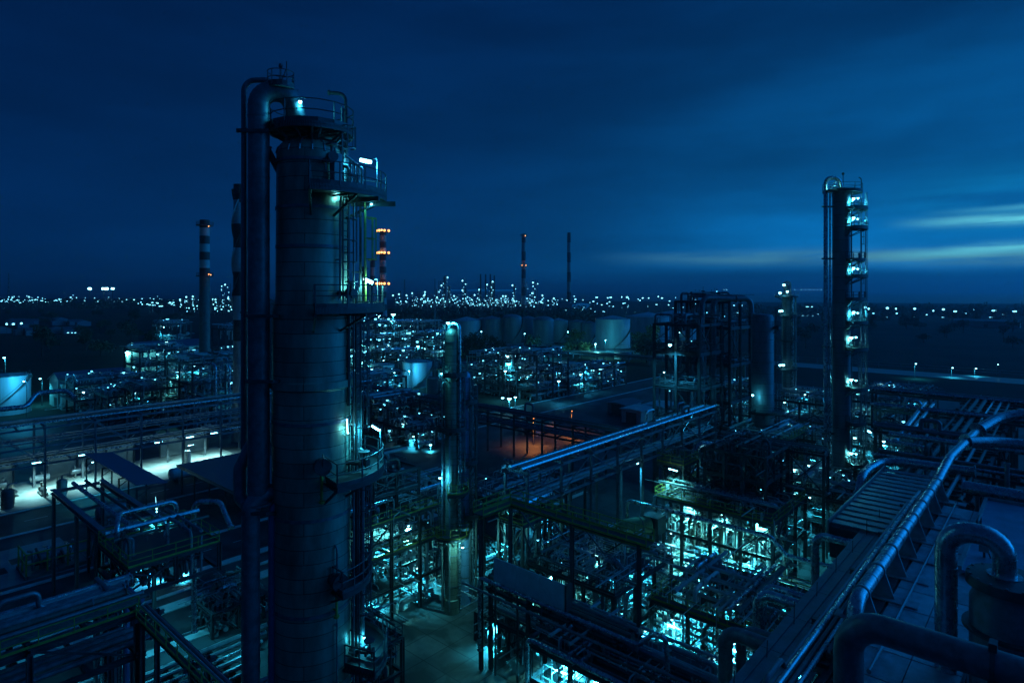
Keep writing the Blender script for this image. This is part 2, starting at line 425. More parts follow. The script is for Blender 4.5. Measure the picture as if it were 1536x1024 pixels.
def drum(p, L, r, label, m=None, axis='u', leg=1.2, group=None, name='horizontal_drum', cat='drum'):
    root = thing(name, label, cat, p, group)
    e = (1, 0) if axis == 'u' else (0, 1); z = p[2]+leg+r
    prof = []
    for k in range(6): a = pi/2*k/5; prof.append((-L/2-r*.5*cos(a), r*sin(a)))
    for k in range(6): a = pi/2*k/5; prof.append((L/2+r*.5*sin(a), r*cos(a)))
    mb = MB(); n = 20; vs = []
    for x, rr in prof:
        for k in range(n):
            a = 2*pi*k/n; w = max(rr, .001)*cos(a)
            vs.append((p[0]+e[0]*x-e[1]*w, p[1]+e[1]*x+e[0]*w, z+max(rr, .001)*sin(a)))
    mb.add(vs, [(i*n+k, i*n+(k+1) % n, (i+1)*n+(k+1) % n, (i+1)*n+k) for i in range(len(prof)-1) for k in range(n)])
    for x in (-L/2, 0, L/2):
        c = Vector((p[0]+e[0]*x, p[1]+e[1]*x, z)); mb.ring(c, (e[0], e[1], 0), r*1.03, .08, n)
    mb.build('shell', m or PALE, root)
    for s in (-1, 1):
        x = s*L*.32; c = (p[0]+e[0]*x, p[1]+e[1]*x)
        k = MB(); hx = .15 if e[0] else r*.85; hy = .15 if e[1] else r*.85
        k.box((c[0]-hx, c[1]-hy, p[2]), (c[0]+hx, c[1]+hy, z-r*.5)); k.build('saddle', CONC, root)
    for x in (-.3, .1, .35):
        c = (p[0]+e[0]*x*L, p[1]+e[1]*x*L); k = MB(); k.tube([(*c, z+r*.9), (*c, z+r+.45)], .14, 8); k.ring((*c, z+r+.45), (0, 0, 1), .24, .1, 10); k.build('nozzle', STEELB, root)
    return root

def vessel(p, h, r, label, m=None, legs=.8, group=None, name='vertical_vessel', cat='vessel', rail=False):
    root = thing(name, label, cat, p, group)
    z0 = p[2]+legs; pr = [(r*.9, p[2]), (r*.9, z0), (r, z0)]
    pr += [(r, z0+h)]+[(r*cos(pi/2*k/6), z0+h+r*.55*sin(pi/2*k/6)) for k in range(1, 7)]
    b = MB(); b.lathe(pr, p, 22)
    for f in (.02, .35, .68, .99): b.ring((p[0], p[1], z0+h*f), (0, 0, 1), r*1.025, .1, 22)
    b.build('shell', m or PALE, root)
    k = MB(); zt = z0+h+r*.5; k.tube([(p[0], p[1], zt), (p[0], p[1], zt+.7), (p[0]+1.2, p[1], zt+.7)], .13, 8, .3); k.ring((p[0]+1.2, p[1], zt+.7), (1, 0, 0), .22, .1); k.build('nozzle', STEELB, root)
    MB().ladder((p[0]-r*.75, p[1]-r*.75, p[2]), z0+h, radians(225), h > 5).build('ladder', STEEL, root)
    if rail: platform(root, p, z0+h-.4, r, r+.9, radians(150), radians(330))
    return root

def pump(p, label, m=None, axis='u', group=None, s=1.0):
    root = thing('pump', label, 'pump', p, group); e = Vector((1, 0, 0)) if axis == 'u' else Vector((0, 1, 0)); f = Vector((-e.y, e.x, 0)); P0 = Vector(p)
    b = MB(); a = P0-e*1.1*s-f*.4*s; c = P0+e*1.1*s+f*.4*s
    b.box((min(a.x, c.x), min(a.y, c.y), p[2]), (max(a.x, c.x), max(a.y, c.y), p[2]+.25*s)); b.build('plinth', CONC, root)
    k = MB(); z = Vector((0, 0, .65*s)); k.tube([P0-e*.95*s+z, P0-e*.05*s+z], .3*s, 14)
    for q in range(6): k.ring(P0-e*(.85-.14*q)*s+z, e, .34*s, .03*s, 14)
    k.build('motor', m or STEELB, root)
    k = MB(); k.tube([P0+z-e*.02*s, P0+e*.45*s+z], .1*s, 8); k.ring(P0+e*.65*s+z, e, .38*s, .35*s, 14); k.tube([P0+e*.65*s+z, P0+e*.65*s+Vector((0, 0, 1.5*s))], .12*s, 8); k.tube([P0+e*.8*s+z, P0+e*1.4*s+z], .13*s, 8); k.build('casing', RUST, root)
    return root

def exchanger(p, L, r, label, axis='u', group=None, m=None, n=2):
    root = thing('heat_exchanger', label, 'heat exchanger', p, group); e = Vector((1, 0, 0)) if axis == 'u' else Vector((0, 1, 0)); P0 = Vector(p)
    for i in range(n):
        c = P0+Vector((0, 0, .7+r+i*(2*r+.5))); k = MB(); k.tube([c-e*L/2, c+e*L/2], r, 16)
        for x in (-.5, -.36, .47): k.ring(c+e*x*L, e, r*1.22, .14, 16)
        k.ring(c-e*(L/2+.25), e, r*.95, .5, 16)
        k.build('tube_bundle', m or ALU, root)
    z1 = .7+r+(n-1)*(2*r+.5)
    for x in (-.28, .28):
        f = Vector((-e.y, e.x, 0)); c = P0+e*x*L; a = c-e*.12-f*r*.9; b = c+e*.12+f*r*.9; k = MB()
        k.box((min(a.x, b.x), min(a.y, b.y), p[2]), (max(a.x, b.x), max(a.y, b.y), p[2]+z1-r*.6)); k.build('saddle', STEEL, root)
    k = MB(); c = P0+e*.4*L+Vector((0, 0, z1)); k.tube([c, c+Vector((0, 0, r+.8)), c+Vector((0, 0, r+.8))+e*1.3], .16, 8, .4); k.build('nozzle', STEELB, root)
    return root

def rack(name, label, phrase, axis, a0, a1, b0, b1, levels, bay, m=None, npipes=(), seed=3, truss=False, zb=0.0, edge='near', rail=False, pw=.32, pr=(.08, .28)):
    """a pipe rack along u or v; the pipes that lie on it are things of their own"""
    m = m or STEEL; rnd = random.Random(seed)
    X = (lambda a, b, z: (a, b, z)) if axis == 'u' else (lambda a, b, z: (b, a, z))
    root = thing(name, label, 'pipe rack', X((a0+a1)/2, (b0+b1)/2, zb))
    n = max(1, round((a1-a0)/bay)); As = [a0+(a1-a0)*i/n for i in range(n+1)]
    for a in As:
        for b in (b0, b1): MB().ibeam(X(a, b, zb), X(a, b, levels[-1]+.15), pw).build('post', m, root)
    for li, z in enumerate(levels):
        k = MB()
        for b in (b0, b1): k.ibeam(X(a0-.6, b, z-.45), X(a1+.6, b, z-.45), pw)
        for a in As:
            k.ibeam(X(a, b0-.5, z-.2), X(a, b1+.5, z-.2), pw*.9)
        for i in range(n):
            a = (As[i]+As[i+1])/2; k.ibeam(X(a, b0, z-.2), X(a, b1, z-.2), pw*.7)
        k.build('rack_beams', m, root)
    if truss or len(levels) > 1:
        for i in range(n):
            for b in (b0, b1):
                if truss or i % 3 == 1:
                    z0, z1 = (levels[0]-.4, levels[-1]-.4) if len(levels) > 1 else (zb+1, levels[0]-.6)
                    k = MB()
                    if i % 2: k.beam(X(As[i], b, z0), X(As[i+1], b, z1), .13)
                    else: k.beam(X(As[i], b, z1), X(As[i+1], b, z0), .13)
                    k.build('brace', m, root)
    if rail:
        MB().rail([X(a0, b0-.4, levels[-1]), X(a1, b0-.4, levels[-1])], 1.1, 2).build('handrail', YEL, root)
    tiers = ['lower', 'upper'] if len(levels) == 2 else ['only'] if len(levels) == 1 else ['lowest', 'middle', 'top', 'topmost'][:len(levels)]
    for li, cnt in enumerate(npipes):
        b = b0+.25; k = 0
        step = (b1-b0-.5)/max(1, cnt)
        while k < cnt:
            r = min(rnd.uniform(*pr), step*.42); bb = b0+.3+step*(k+.5)
            s0 = a0-rnd.uniform(.2, 1.5); s1 = a1+rnd.uniform(.2, 1.5)
            z = levels[li]+r+.02
            pts = [X(s0, bb, z), X(s1, bb, z)]
            if a1-a0 > 18 and rnd.random() < .22:   # an expansion loop
                am = rnd.uniform(a0+5, a1-6); hh = rnd.uniform(1.0, 1.9)
                pts = [X(s0, bb, z), X(am, bb, z), X(am, bb, z+hh), X(am+2.2, bb, z+hh), X(am+2.2, bb, z), X(s1, bb, z)]
            mm = rnd.choice([STEELB, ALU, ALUD, RUST, STEELP])
            tone = {STEELB.name: 'grey', ALU.name: 'bright jacketed', ALUD.name: 'dark jacketed', RUST.name: 'weathered', STEELP.name: 'pale'}[mm.name]
            size = 'thick' if r > .2 else 'medium' if r > .12 else 'slim'
            pipe(pts, r, mm, f'{size} {tone} pipe, {ORD[k]} from {edge} edge, {tiers[li]} tier, {phrase}', name='rack_pipe', n=8, R=.45, bands=0 if r < .18 else 3.0, group=f'pipes on the {phrase}')
            k += 1
    return root

def chimney(p, h, r, label, stripe, galleries=(), amber=0, m=None, spiral=False, name='chimney', light_all=True, gr=1.6):
    root = thing(name, label, 'chimney', p); b = MB()
    prof = [(r*1.25, p[2]), (r, p[2]+h*.3), (r*.92, p[2]+h), (r*.7, p[2]+h), (r*.7, p[2]+h-2)]
    b.lathe(prof, p, 20)
    if spiral:
        for s in range(3):
            n = 90; vs = []; fs = []
            for k in range(n+1):
                a = 2*pi*s/3+k*.075; z = p[2]+h*.5+h*.48*k/n
                vs += [(p[0]+r*.9*cos(a), p[1]+r*.9*sin(a), z-.12), (p[0]+r*1.22*cos(a), p[1]+r*1.22*sin(a), z-.12), (p[0]+r*1.22*cos(a), p[1]+r*1.22*sin(a), z+.12), (p[0]+r*.9*cos(a), p[1]+r*.9*sin(a), z+.12)]
            for k in range(n):
                for i in range(4): j = (i+1) % 4; fs.append((k*4+i, k*4+4+i, k*4+4+j, k*4+j))
            b.add(vs, fs)
    b.build('shaft', m, root)
    for z in galleries:
        k = MB(); k.sector(p, p[2]+z-.2, p[2]+z, r*.8, r*gr, 0, 2*pi); k.arcrail(p, p[2]+z, r*gr-.05, 0, 2*pi, 1.2, .05*max(1, r/2))
        k.build('gallery', STEEL, root)
    return root

def tank(p, r, h, label, m=None, group=None, roof=.18, dome=False, stair=True):
    root = thing('storage_tank', label, 'storage tank', p, group); m = m or TANK
    b = MB(); b.lathe([(r*1.02, p[2]), (r*1.02, p[2]+.3), (r, p[2]+.3), (r, p[2]+h)], p, 40)
    for f in (.33, .66): b.ring((p[0], p[1], p[2]+h*f), (0, 0, 1), r*1.006, .12, 40)
    b.build('shell', m, root)
    k = MB(); k.lathe([(r*1.015, p[2]+h-.15), (r*1.015, p[2]+h+.05)]+([(r*cos(pi/2*i/6), p[2]+h+.05+r*roof*1.6*sin(pi/2*i/6)) for i in range(1, 7)] if dome else [(r*.5, p[2]+h+r*roof*.5), (0, p[2]+h+r*roof)]), p, 40); k.build('roof', m, root)
    MB().arcrail(p, p[2]+h+.05, r*.97, 0, 2*pi, 1.1, .05, 24).build('handrail', STEEL, root)
    if stair:
        k = MB(); n = 26; pts = []
        for i in range(n+1):
            a = radians(215)+1.9*i/n-TH*0; pts.append((p[0]+(r+.5)*cos(a), p[1]+(r+.5)*sin(a), p[2]+h*i/n))
        for i in range(n): k.beam(pts[i], pts[i+1], .9, .15); k.beam((pts[i][0], pts[i][1], pts[i][2]+1), (pts[i+1][0], pts[i+1][1], pts[i+1][2]+1), .08)
        k.build('stair', STEEL, root)
    return root

def street_lamp(p, h, label, E=0, r=.28, group=None, arm=1.2, m=None, dirn=None, wall=False):
    root = thing('street_lamp', label, 'street lamp', p, group); root['wall'] = wall; a = dirn if dirn is not None else ang(-90)
    q = (p[0]+arm*cos(a), p[1]+arm*sin(a), p[2]+h)
    b = MB(); b.tube([p, (p[0], p[1], p[2]+h), q], .09 if h < 12 else .16, 7, .5); b.build('pole', STEELB, root)
    k = MB(); k.lathe([(.03, q[2]+r*.8), (r*.9, q[2]+r*.5), (r*1.1, q[2]+.1)], q, 10); o = k.build('lamp_head', STEEL, root)
    MB().ball((q[0], q[1], q[2]-.02), r, 6, .75).build('bulb', m or WHITE, o)
    light(root, (q[0], q[1], q[2]-r-.15), E)
    return root

def far_tower(px, ytop, d, w, label, nl, seed, frame=False, group=None, zb=0.0):
    rnd = random.Random(seed); p = D(px, d, zb); zt = CAMZ-(ytop-HY)/F*d; s = d/F
    root = thing('distant_tower', label, 'refinery tower', p, group); r = w*s/2; b = MB()
    if frame:
        for i in (-1, 1):
            for j in (-1, 1): b.beam((p[0]+i*r, p[1]+j*r, zb), (p[0]+i*r, p[1]+j*r, zt), s*.5)
        z = zb+4
        while z < zt+1: b.box((p[0]-r-.2, p[1]-r-.2, z-.4), (p[0]+r+.2, p[1]+r+.2, z)); z += max(5, 3.2*s)
    else:
        b.lathe([(r, zb), (r, zt-r), (r*.6, zt-.3*r), (.1, zt)], p, 12)
        z = zb+8
        while z < zt: b.lathe([(r, z), (r*1.5, z), (r*1.5, z+.4), (r, z+.4)], p, 12); z += 9
    b.build('frame' if frame else 'column_shell', CLADF if not frame else STEEL, root)
    for k in range(nl):
        z = zb+6+(zt-zb-6)*(k+rnd.random()*.6)/nl if nl > 1 else zt
        a = ang(rnd.uniform(-170, -10)); rr = s*(rnd.choice((.3, .4, .55, .8)) if k < nl-1 else 1.15)
        q = (p[0]+(r*1.25+rr)*cos(a), p[1]+(r*1.25+rr)*sin(a), min(z, zt+1))
        MB().ball(q, rr, 4).build('lamp', FARW, root)
    return root

def gable(name, label, u0, u1, v0, v1, h, rise, along='u', wm=None, rmat=None, zb=0.0, door=True, windows=0, group=None):
    root = thing(name, label, 'building', ((u0+u1)/2, (v0+v1)/2, zb), group)
    b = MB(); um, vm = (u0+u1)/2, (v0+v1)/2
    if along == 'u': vs = [(u0,v0,zb),(u1,v0,zb),(u1,v1,zb),(u0,v1,zb),(u0,v0,zb+h),(u1,v0,zb+h),(u1,v1,zb+h),(u0,v1,zb+h),(u0,vm,zb+h+rise),(u1,vm,zb+h+rise)]; fs = [(0,1,5,4),(2,3,7,6),(1,2,6,9,5),(3,0,4,8,7),(4,5,9,8),(6,7,8,9),(0,3,2,1)]
    else: vs = [(u0,v0,zb),(u1,v0,zb),(u1,v1,zb),(u0,v1,zb),(u0,v0,zb+h),(u1,v0,zb+h),(u1,v1,zb+h),(u0,v1,zb+h),(um,v0,zb+h+rise),(um,v1,zb+h+rise)]; fs = [(0,1,5,8,4),(2,3,7,9,6),(1,2,6,5,),(3,0,4,7),(4,8,9,7),(5,6,9,8),(0,3,2,1)]
    b.add(vs, fs); b.build('wall', wm or WALL, root, smooth=False)
    k = MB(); e = .5
    if along == 'u':
        s = rise/((v1-v0)/2)
        for sg, va in ((1, v0), (-1, v1)):
            k.add([(u0-e, va-sg*e, zb+h-s*e+.04), (u1+e, va-sg*e, zb+h-s*e+.04), (u1+e, vm, zb+h+rise+.04), (u0-e, vm, zb+h+rise+.04), (u0-e, va-sg*e, zb+h-s*e+.2), (u1+e, va-sg*e, zb+h-s*e+.2), (u1+e, vm, zb+h+rise+.2), (u0-e, vm, zb+h+rise+.2)], [(0,3,2,1),(4,5,6,7),(0,1,5,4),(1,2,6,5),(2,3,7,6),(3,0,4,7)])
    else:
        s = rise/((u1-u0)/2)
        for sg, ua in ((1, u0), (-1, u1)):
            k.add([(ua-sg*e, v0-e, zb+h-s*e+.04), (ua-sg*e, v1+e, zb+h-s*e+.04), (um, v1+e, zb+h+rise+.04), (um, v0-e, zb+h+rise+.04), (ua-sg*e, v0-e, zb+h-s*e+.2), (ua-sg*e, v1+e, zb+h-s*e+.2), (um, v1+e, zb+h+rise+.2), (um, v0-e, zb+h+rise+.2)], [(0,3,2,1),(4,5,6,7),(0,1,5,4),(1,2,6,5),(2,3,7,6),(3,0,4,7)])
    k.build('roof', rmat or ROOFB, root, smooth=False)
    if door:
        k = MB(); k.box((u0-.06, vm-1.6, zb), (u0+.02, vm+1.6, zb+3)); k.build('door', STEEL, root)
    for i in range(windows):
        x = u0+(u1-u0)*(i+.5)/windows; k = MB(); k.box((x-.7, v0-.06, zb+h*.5), (x+.7, v0+.02, zb+h*.5+1.3)); k.build('window', BLACK, root)
    return root

# trees: three kinds, copied
def make_tree(label, h, r, seed, crown=1.0):
    rnd = random.Random(seed); root = thing('tree', label, 'tree', (0, 0, 0), 'trees in the dark fields')
    b = MB(); b.tube([(0, 0, 0), (.1, .1, h*.35), (.2, -.1, h*.7)], [.32, .24, .1], 7)
    limbs = []
    for k in range(6):
        a = k*1.05+rnd.random(); z = h*rnd.uniform(.3, .55); q = (r*.7*cos(a), r*.7*sin(a), z+h*.25)
        b.tube([(.1, 0, z), q], .07, 5); limbs.append(q)
    b.build('trunk', TRUNK, root)
    k = MB(); cl = [(q[0], q[1], q[2], r*.42) for q in limbs]+[(rnd.gauss(0, r*.3), rnd.gauss(0, r*.3), h*rnd.uniform(.55, .95), r*rnd.uniform(.28, .5)) for _ in range(9)]
    for (x, y, z, R) in cl:
        for _ in range(46):
            v = Vector((rnd.gauss(0, 1), rnd.gauss(0, 1), rnd.gauss(0, .75))).normalized()*R*rnd.uniform(.55, 1.08)
            c = Vector((x, y, z))+v; n = Vector((rnd.gauss(0, 1), rnd.gauss(0, 1), rnd.gauss(0, 1)+.5)).normalized()
            t = n.orthogonal().normalized(); q = n.cross(t); s = rnd.uniform(.25, .55)*crown
            k.add([c-t*s, c+q*s*.6, c+t*s, c-q*s*.6], [(0, 1, 2, 3)])
    k.build('crown', LEAF, root, smooth=False)
    return root

# ------------------------------------------------------------------ the setting
def sheet(name, pts, z, m, sub=1):
    b = MB(); b.add([(p[0], p[1], z) for p in pts], [tuple(range(len(pts)))]); return structure(b.build(name, m, None, (pts[0][0], pts[0][1], z), smooth=False))
def wpoly(l): return [P(x, y, 0) for x, y in l]
sheet('ground', wpoly([(-3500, -300), (3500, -300), (3500, 1250), (2300, 1450), (1300, 1750), (500, 2100), (-300, 2500), (-3500, 3200)]), -.03, SOIL)
water = mat('sea_water', (.004, .02, .05), .35, 0, .3, .01, .25, stretch=(1, 1, 1))
sheet('sea', wpoly([(-40000, -2000), (40000, -2000), (40000, 45000), (-40000, 45000)]), -1.2, water)
def rect(name, u0, u1, v0, v1, z, m): return sheet(name, [(u0, v0), (u1, v0), (u1, v1), (u0, v1)], z, m)
rect('yard_paving', -40, 250, -40, 128, 0, PAVE)
rect('yard_paving', -40, 130, 128.2, 215, .0, PAVE)
rect('road', -40, 240, 116, 127.2, .008, ASPH)
rect('road', -40, 240, 84, 94, .008, ASPH)
rect('road', -40, 36, 69, 75, .008, ASPH)
rect('road', 94, 103, 20, 215, .014, ASPH)
rect('road', 310, 328, -160, 420, .008, mat('pale_road', (.2, .205, .21), .4, 0, .4, .1, .2))
rect('road', 200, 207, 60, 300, .012, ASPH)
for v, w in ((127.2, .5), (115.4, .5), (94.1, .7), (82.6, 1.3), (79, .6), (75.1, 1.9), (67.2, 1.2), (63.9, .8)):
    k = MB(); k.box((-40, v, .0), (92 if v < 110 else 240, v+w, .13)); structure(k.build('kerb', KERB, None, (-40, v, 0), smooth=False))
for i in range(16):
    k = MB(); k.box((-20+i*6, 89, .013), (-17+i*6, 89.16, .016)); structure(k.build('road_marking', KERB, None, (-20+i*6, 89, 0), smooth=False))
for i in range(14):
    k = MB(); k.box((-20+i*6, 121.6, .013), (-17+i*6, 121.8, .016)); structure(k.build('road_marking', KERB, None, (-20+i*6, 121.6, 0), smooth=False))
rect('concrete_floor', -30, 62, 128.5, 147, .02, mat('pale_floor', (.3, .3, .27), .55, 0, .45, .3, .2))
rect('concrete_floor', 30, 60, 34, 67, .012, CONC)
rect('concrete_floor', 47, 92, 14, 43, .016, CONC)
rect('concrete_floor', 10, 24, 96, 110, .03, mat('pad_concrete', (.28, .28, .28), .5, 0, .4, .3, .2))
for p in ((15, 102), (19, 104.5)):
    k = MB(); k.box((p[0]-1.6, p[1]-1.1, .03), (p[0]+1.6, p[1]+1.1, .06)); structure(k.build('pit_cover', BLACK, None, (p[0], p[1], 0), smooth=False))
# ------------------------------------------------------------------ the tall column close to the camera
def angm(a): return ang(a+18)
c = U(468, HY, 33)[:2]; cp = (c[0], c[1], 0)
MC = thing('distillation_column', 'huge sheet-clad distillation column towering beside the viewer, with ringed platforms and top gooseneck', 'distillation column', cp)
prof = [(2.3, 0), (2.3, 3), (2.0, 3.2), (2.0, 30.9), (2.11, 31.0), (2.11, 31.35), (1.99, 31.4), (1.98, 34.9), (1.82, 35.6), (1.77, 43.1)]
prof += [(1.77*cos(pi/2*k/8), 43.1+.95*sin(pi/2*k/8)) for k in range(1, 9)]
MB().lathe(prof, cp, 56).build('shell', CLAD, MC)
for z in (8, 14, 19.6, 24.4, 29.2, 38.2, 40.2, 42.6):
    r = 2.03 if z < 33 else 1.81
    k = MB(); k.lathe([(r-.06, z), (r+.02, z), (r+.02, z+.16), (r-.06, z+.16)], cp, 56); k.build('stiffener_ring', ALUD, MC)
k = MB()
for i in range(18):
    a = 2*pi*i/18
    pts = [(c[0]+1.8*cos(a)*cos(t), c[1]+1.8*sin(a)*cos(t), 43.1+.98*sin(t)) for t in (0, .3, .6, .9, 1.2)]
    for x, y in zip(pts[:-1], pts[1:]): k.beam(x, y, .06)
k.build('dome_ribs', STEELB, MC)
dz = 36
def mz(y, d=33): return CAMZ-(y-HY)/F*d
# platforms
platform(MC, c, mz(196), .35, 2.2, 0, 2*pi*.999)
k = MB()
for i in range(6):
    a = i*pi/3; k.beam((c[0]+2.0*cos(a), c[1]+2.0*sin(a), mz(196)-.15), (c[0]+1.2*cos(a), c[1]+1.2*sin(a), 43.6), .1)
k.lathe([(.6, 43.9), (.6, mz(196))], cp, 14); k.build('top_frame', STEEL, MC)
platform(MC, c, mz(292), 1.85, 3.9, angm(-92), angm(22))
platform(MC, c, mz(459), 2.08, 3.8, angm(-88), angm(40), t=.3)
platform(MC, c, mz(704), 2.1, 3.75, angm(-72), angm(45))
platform(MC, c, mz(862), 2.1, 3.1, angm(-62), angm(10))
platform(MC, c, mz(985), 2.1, 3.95, angm(-40), angm(55))
# outrigger spikes under the second platform, and the pipe guide at the top
k = MB(); a = angm(-8); k.beam((c[0]+2*cos(a), c[1]+2*sin(a), mz(296)-.3), (c[0]+4.35*cos(a), c[1]+4.35*sin(a), mz(296)-.25), .16, .26); a = angm(-40); k.beam((c[0]+2*cos(a), c[1]+2*sin(a), mz(296)-.3), (c[0]+4.2*cos(a), c[1]+4.2*sin(a), mz(296)-.3), .14, .24); k.build('outrigger', STEEL, MC)
# ladders
def lad(a, z0, z1, R=2.25, m=STEEL): q = (c[0]+R*cos(angm(a)), c[1]+R*sin(angm(a)), z0); MB().ladder(q, z1, angm(a), True).build('ladder', m, MC)
lad(-38, mz(459), mz(292), 2.12); lad(-20, mz(704), mz(459), 2.45); lad(-36, mz(292), mz(196), 2.0)
lad(-14, mz(985), mz(704), 2.5); lad(-10, mz(459)+.2, mz(330), 2.75, YEL)
# side risers
for i, (a, R, r, z0, z1, m) in enumerate(((-48, 2.05, .055, 35.6, 43, STEELB), (-30, 2.1, .08, 30, 42.5, STEEL), (-25, 2.3, .05, 12, 41, STEELB), (-16, 2.35, .1, 4, 36, STEEL), (-5, 2.5, .07, 14, 41, STEEL), (-8, 2.6, .12, 0, 27.5, ALUD), (-56, 2.16, .05, 8, 23, STEELB))):
    x = (c[0]+R*cos(angm(a)), c[1]+R*sin(angm(a)))
    k = MB(); k.tube([(*x, z0), (*x, z1), (x[0]-.6*cos(angm(a)), x[1]-.6*sin(angm(a)), z1)], r, 8, .2); z = z0+2
    while z < z1-.5: k.beam((*x, z), (x[0]-.45*cos(angm(a)), x[1]-.45*sin(angm(a)), z), .07); k.ring((*x, z), (0, 0, 1), r*1.5, .06, 8); z += 3
    k.build('riser', m, MC)
# manways and level gauges
for (a, z) in ((-79, mz(682)), (-60, mz(850)), (-95, mz(500)+14*0)):
    if a == -95: continue
    e = Vector((cos(angm(a)), sin(angm(a)), 0)); q = Vector((c[0], c[1], z)); k = MB()
    k.tube([q+e*1.95, q+e*2.55], .3, 14); k.ring(q+e*2.5, e, .43, .14, 16); k.ring(q+e*2.66, e, .43, .1, 16); k.tube([q+e*2.7, q+e*2.8+Vector((0, 0, .5)), q+e*2.6+Vector((0, 0, .62))], .03, 5); k.build('manway', STEEL, MC)
    k = MB(); x = q+e*2.35+Vector((0, 0, -1.9)); k.tube([x, x+Vector((0, 0, 1.6))], .07, 8); k.ring(x+Vector((0, 0, 1.6)), (0, 0, 1), .17, .2, 10); k.ring(x+Vector((0, 0, .1)), (0, 0, 1), .15, .1, 10); k.beam(x+Vector((0, 0, .4)), x+Vector((0, 0, .4))-e*.3, .06); k.build('gauge_glass', YEL, MC)
# valve bodies at the platforms
for (a, R, z) in ((-72, 2.9, mz(250)), (-30, 2.9, mz(690)), (-20, 3.0, mz(975)), (-45, 2.6, mz(440))):
    q = Vector((c[0]+R*cos(angm(a)), c[1]+R*sin(angm(a)), z)); e = Vector((cos(angm(a)), sin(angm(a)), 0)); k = MB()
    k.tube([q-e*1.1, q+e*.3], .12, 10); k.ring(q-e*.1, e, .26, .09, 12); k.ring(q+e*.25, e, .26, .09, 12); k.tube([q+e*.07, q+e*.07+Vector((0, 0, .55))], .08, 8); k.ring(q+e*.07+Vector((0, 0, .6)), (0, 0, 1), .3, .06, 14); k.beam(q-e*.8, q-e*.8-Vector((0, 0, .5)), .07); k.build('valve', STEEL, MC)
# cabinets lit by the lamp on the second platform
k = MB(); q = U(504, 262, 31.6); k.box((q[0]-.22, q[1]-.22, mz(292)), (q[0]+.22, q[1]+.22, mz(240))); k.build('cabinet', STEELP, MC)
k = MB(); q = U(526, 262, 32.2)
for i in range(4): k.tube([(q[0]+i*.16, q[1]-i*.1, mz(292)), (q[0]+i*.16, q[1]-i*.1, mz(244+i*4)), (q[0]+i*.16-.3, q[1]-i*.1, mz(240+i*4))], .06, 7, .12)
k.build('instrument_tubing', STEELP, MC)
# lamps of the column
def U3(px, py, d): return U(px, py, d)
tubelamp(MC, U(540, 240, 33), U(557, 243.5, 33.3), 260, U(566, 283, 33.3), .09)
bulb(MC, U(450, 153, 32.2), .1, 90, arm=U(447, 150, 33)); tubelamp(MC, U(503, 236, 32.6), U(516, 240, 32.8), 260, U(519, 290, 32.8), .06)
tubelamp(MC, U(546, 418, 33.2), U(559, 424, 33.5), 200, U(567, 455, 33.4), .08)
tubelamp(MC, U(558, 638, 33.4), U(570, 645, 33.5), 260, U(571, 695, 33.5), .07)
tubelamp(MC, U(521, 628, 32.2), U(522, 650, 32.2), 18, None, .05)
bulb(MC, U(505, 290.5, 32), .07, 25, arm=U(500, 290, 33)); bulb(MC, U(557, 306, 33), .06, 15, arm=U(555, 300, 33))
bulb(MC, U(546, 955, 33.2), .07, 60, arm=U(534, 950, 33))

# the gooseneck vapour line and its neighbours
d0 = 31.7
pipe([U(388, 755, d0), U(388, 137, d0), U(436, 137, d0+.6), U(449, 200, d0+1.2)], .53, ALUD, 'thick dark gooseneck vapour line rising up the column and curving over its top', 'vapour line', 'vapour_line', 24, .98, bands=3.1)
pipe([U(366, 470, d0+.4), U(366, 121, d0+.4), U(400, 120, d0+.6), U(446, 141, d0+1.4)], .14, ALUD, 'slim relief pipe hooked over the gooseneck vapour line', 'pipe', 'relief_pipe', 12, .6)
pipe([U(366, 700, d0+1.4), U(366, 300, d0+1.4)], .16, ALUD, 'slim straight riser tucked behind the vapour line of the tall column', 'pipe', 'riser_pipe', 10)
pipe([U(376, 1500, d0-.4), U(376, 741, d0-.4), U(432, 735, d0+1.0)], .44, ALUD, 'thick dark feed line bending into the side of the tall column', 'feed line', 'feed_line', 22, 1.1, bands=3.4)
pipe([U(388, 650, d0+1.2), U(372, 676, d0+1.0), U(360, 702, d0+.6), U(360, 745, d0+.2), U(376, 762, d0+.1)], .33, ALUD, 'crooked dark elbow pipe joining the feed line beside the tall column', 'pipe', 'elbow_pipe', 18, .45)
pipe([U(408, 1500, d0), U(408, 752, d0), U(424, 745, d0+1)], .19, mat('blue_pipe_paint', (.12, .2, .36), .4, .2, .2), 'blue painted drain pipe standing between feed line and tall column', 'pipe', 'drain_pipe', 14, .5)
pipe([U(400, 222, d0+.3), U(421, 262, d0+1.0), U(424, 300, d0+1.3)], .17, ALUD, 'short slanting branch pipe between vapour line and column head', 'pipe', 'branch_pipe', 12, .5)
q0 = U(519, 292, 33.2)
pipe([q0, U(519, 141, 33.2), U(492, 139, 33.2)], .1, STEEL, 'thin vent pipe with a flanged mouth hooked above the top platform rail', 'vent pipe', 'vent_pipe', 10, .45)
q0 = U(514, 292, 32.6); pipe([q0, U(514, 163, 32.6)], .09, STEEL, 'thin upright vent stub standing against the top platform rail', 'vent pipe', 'vent_pipe', 10)
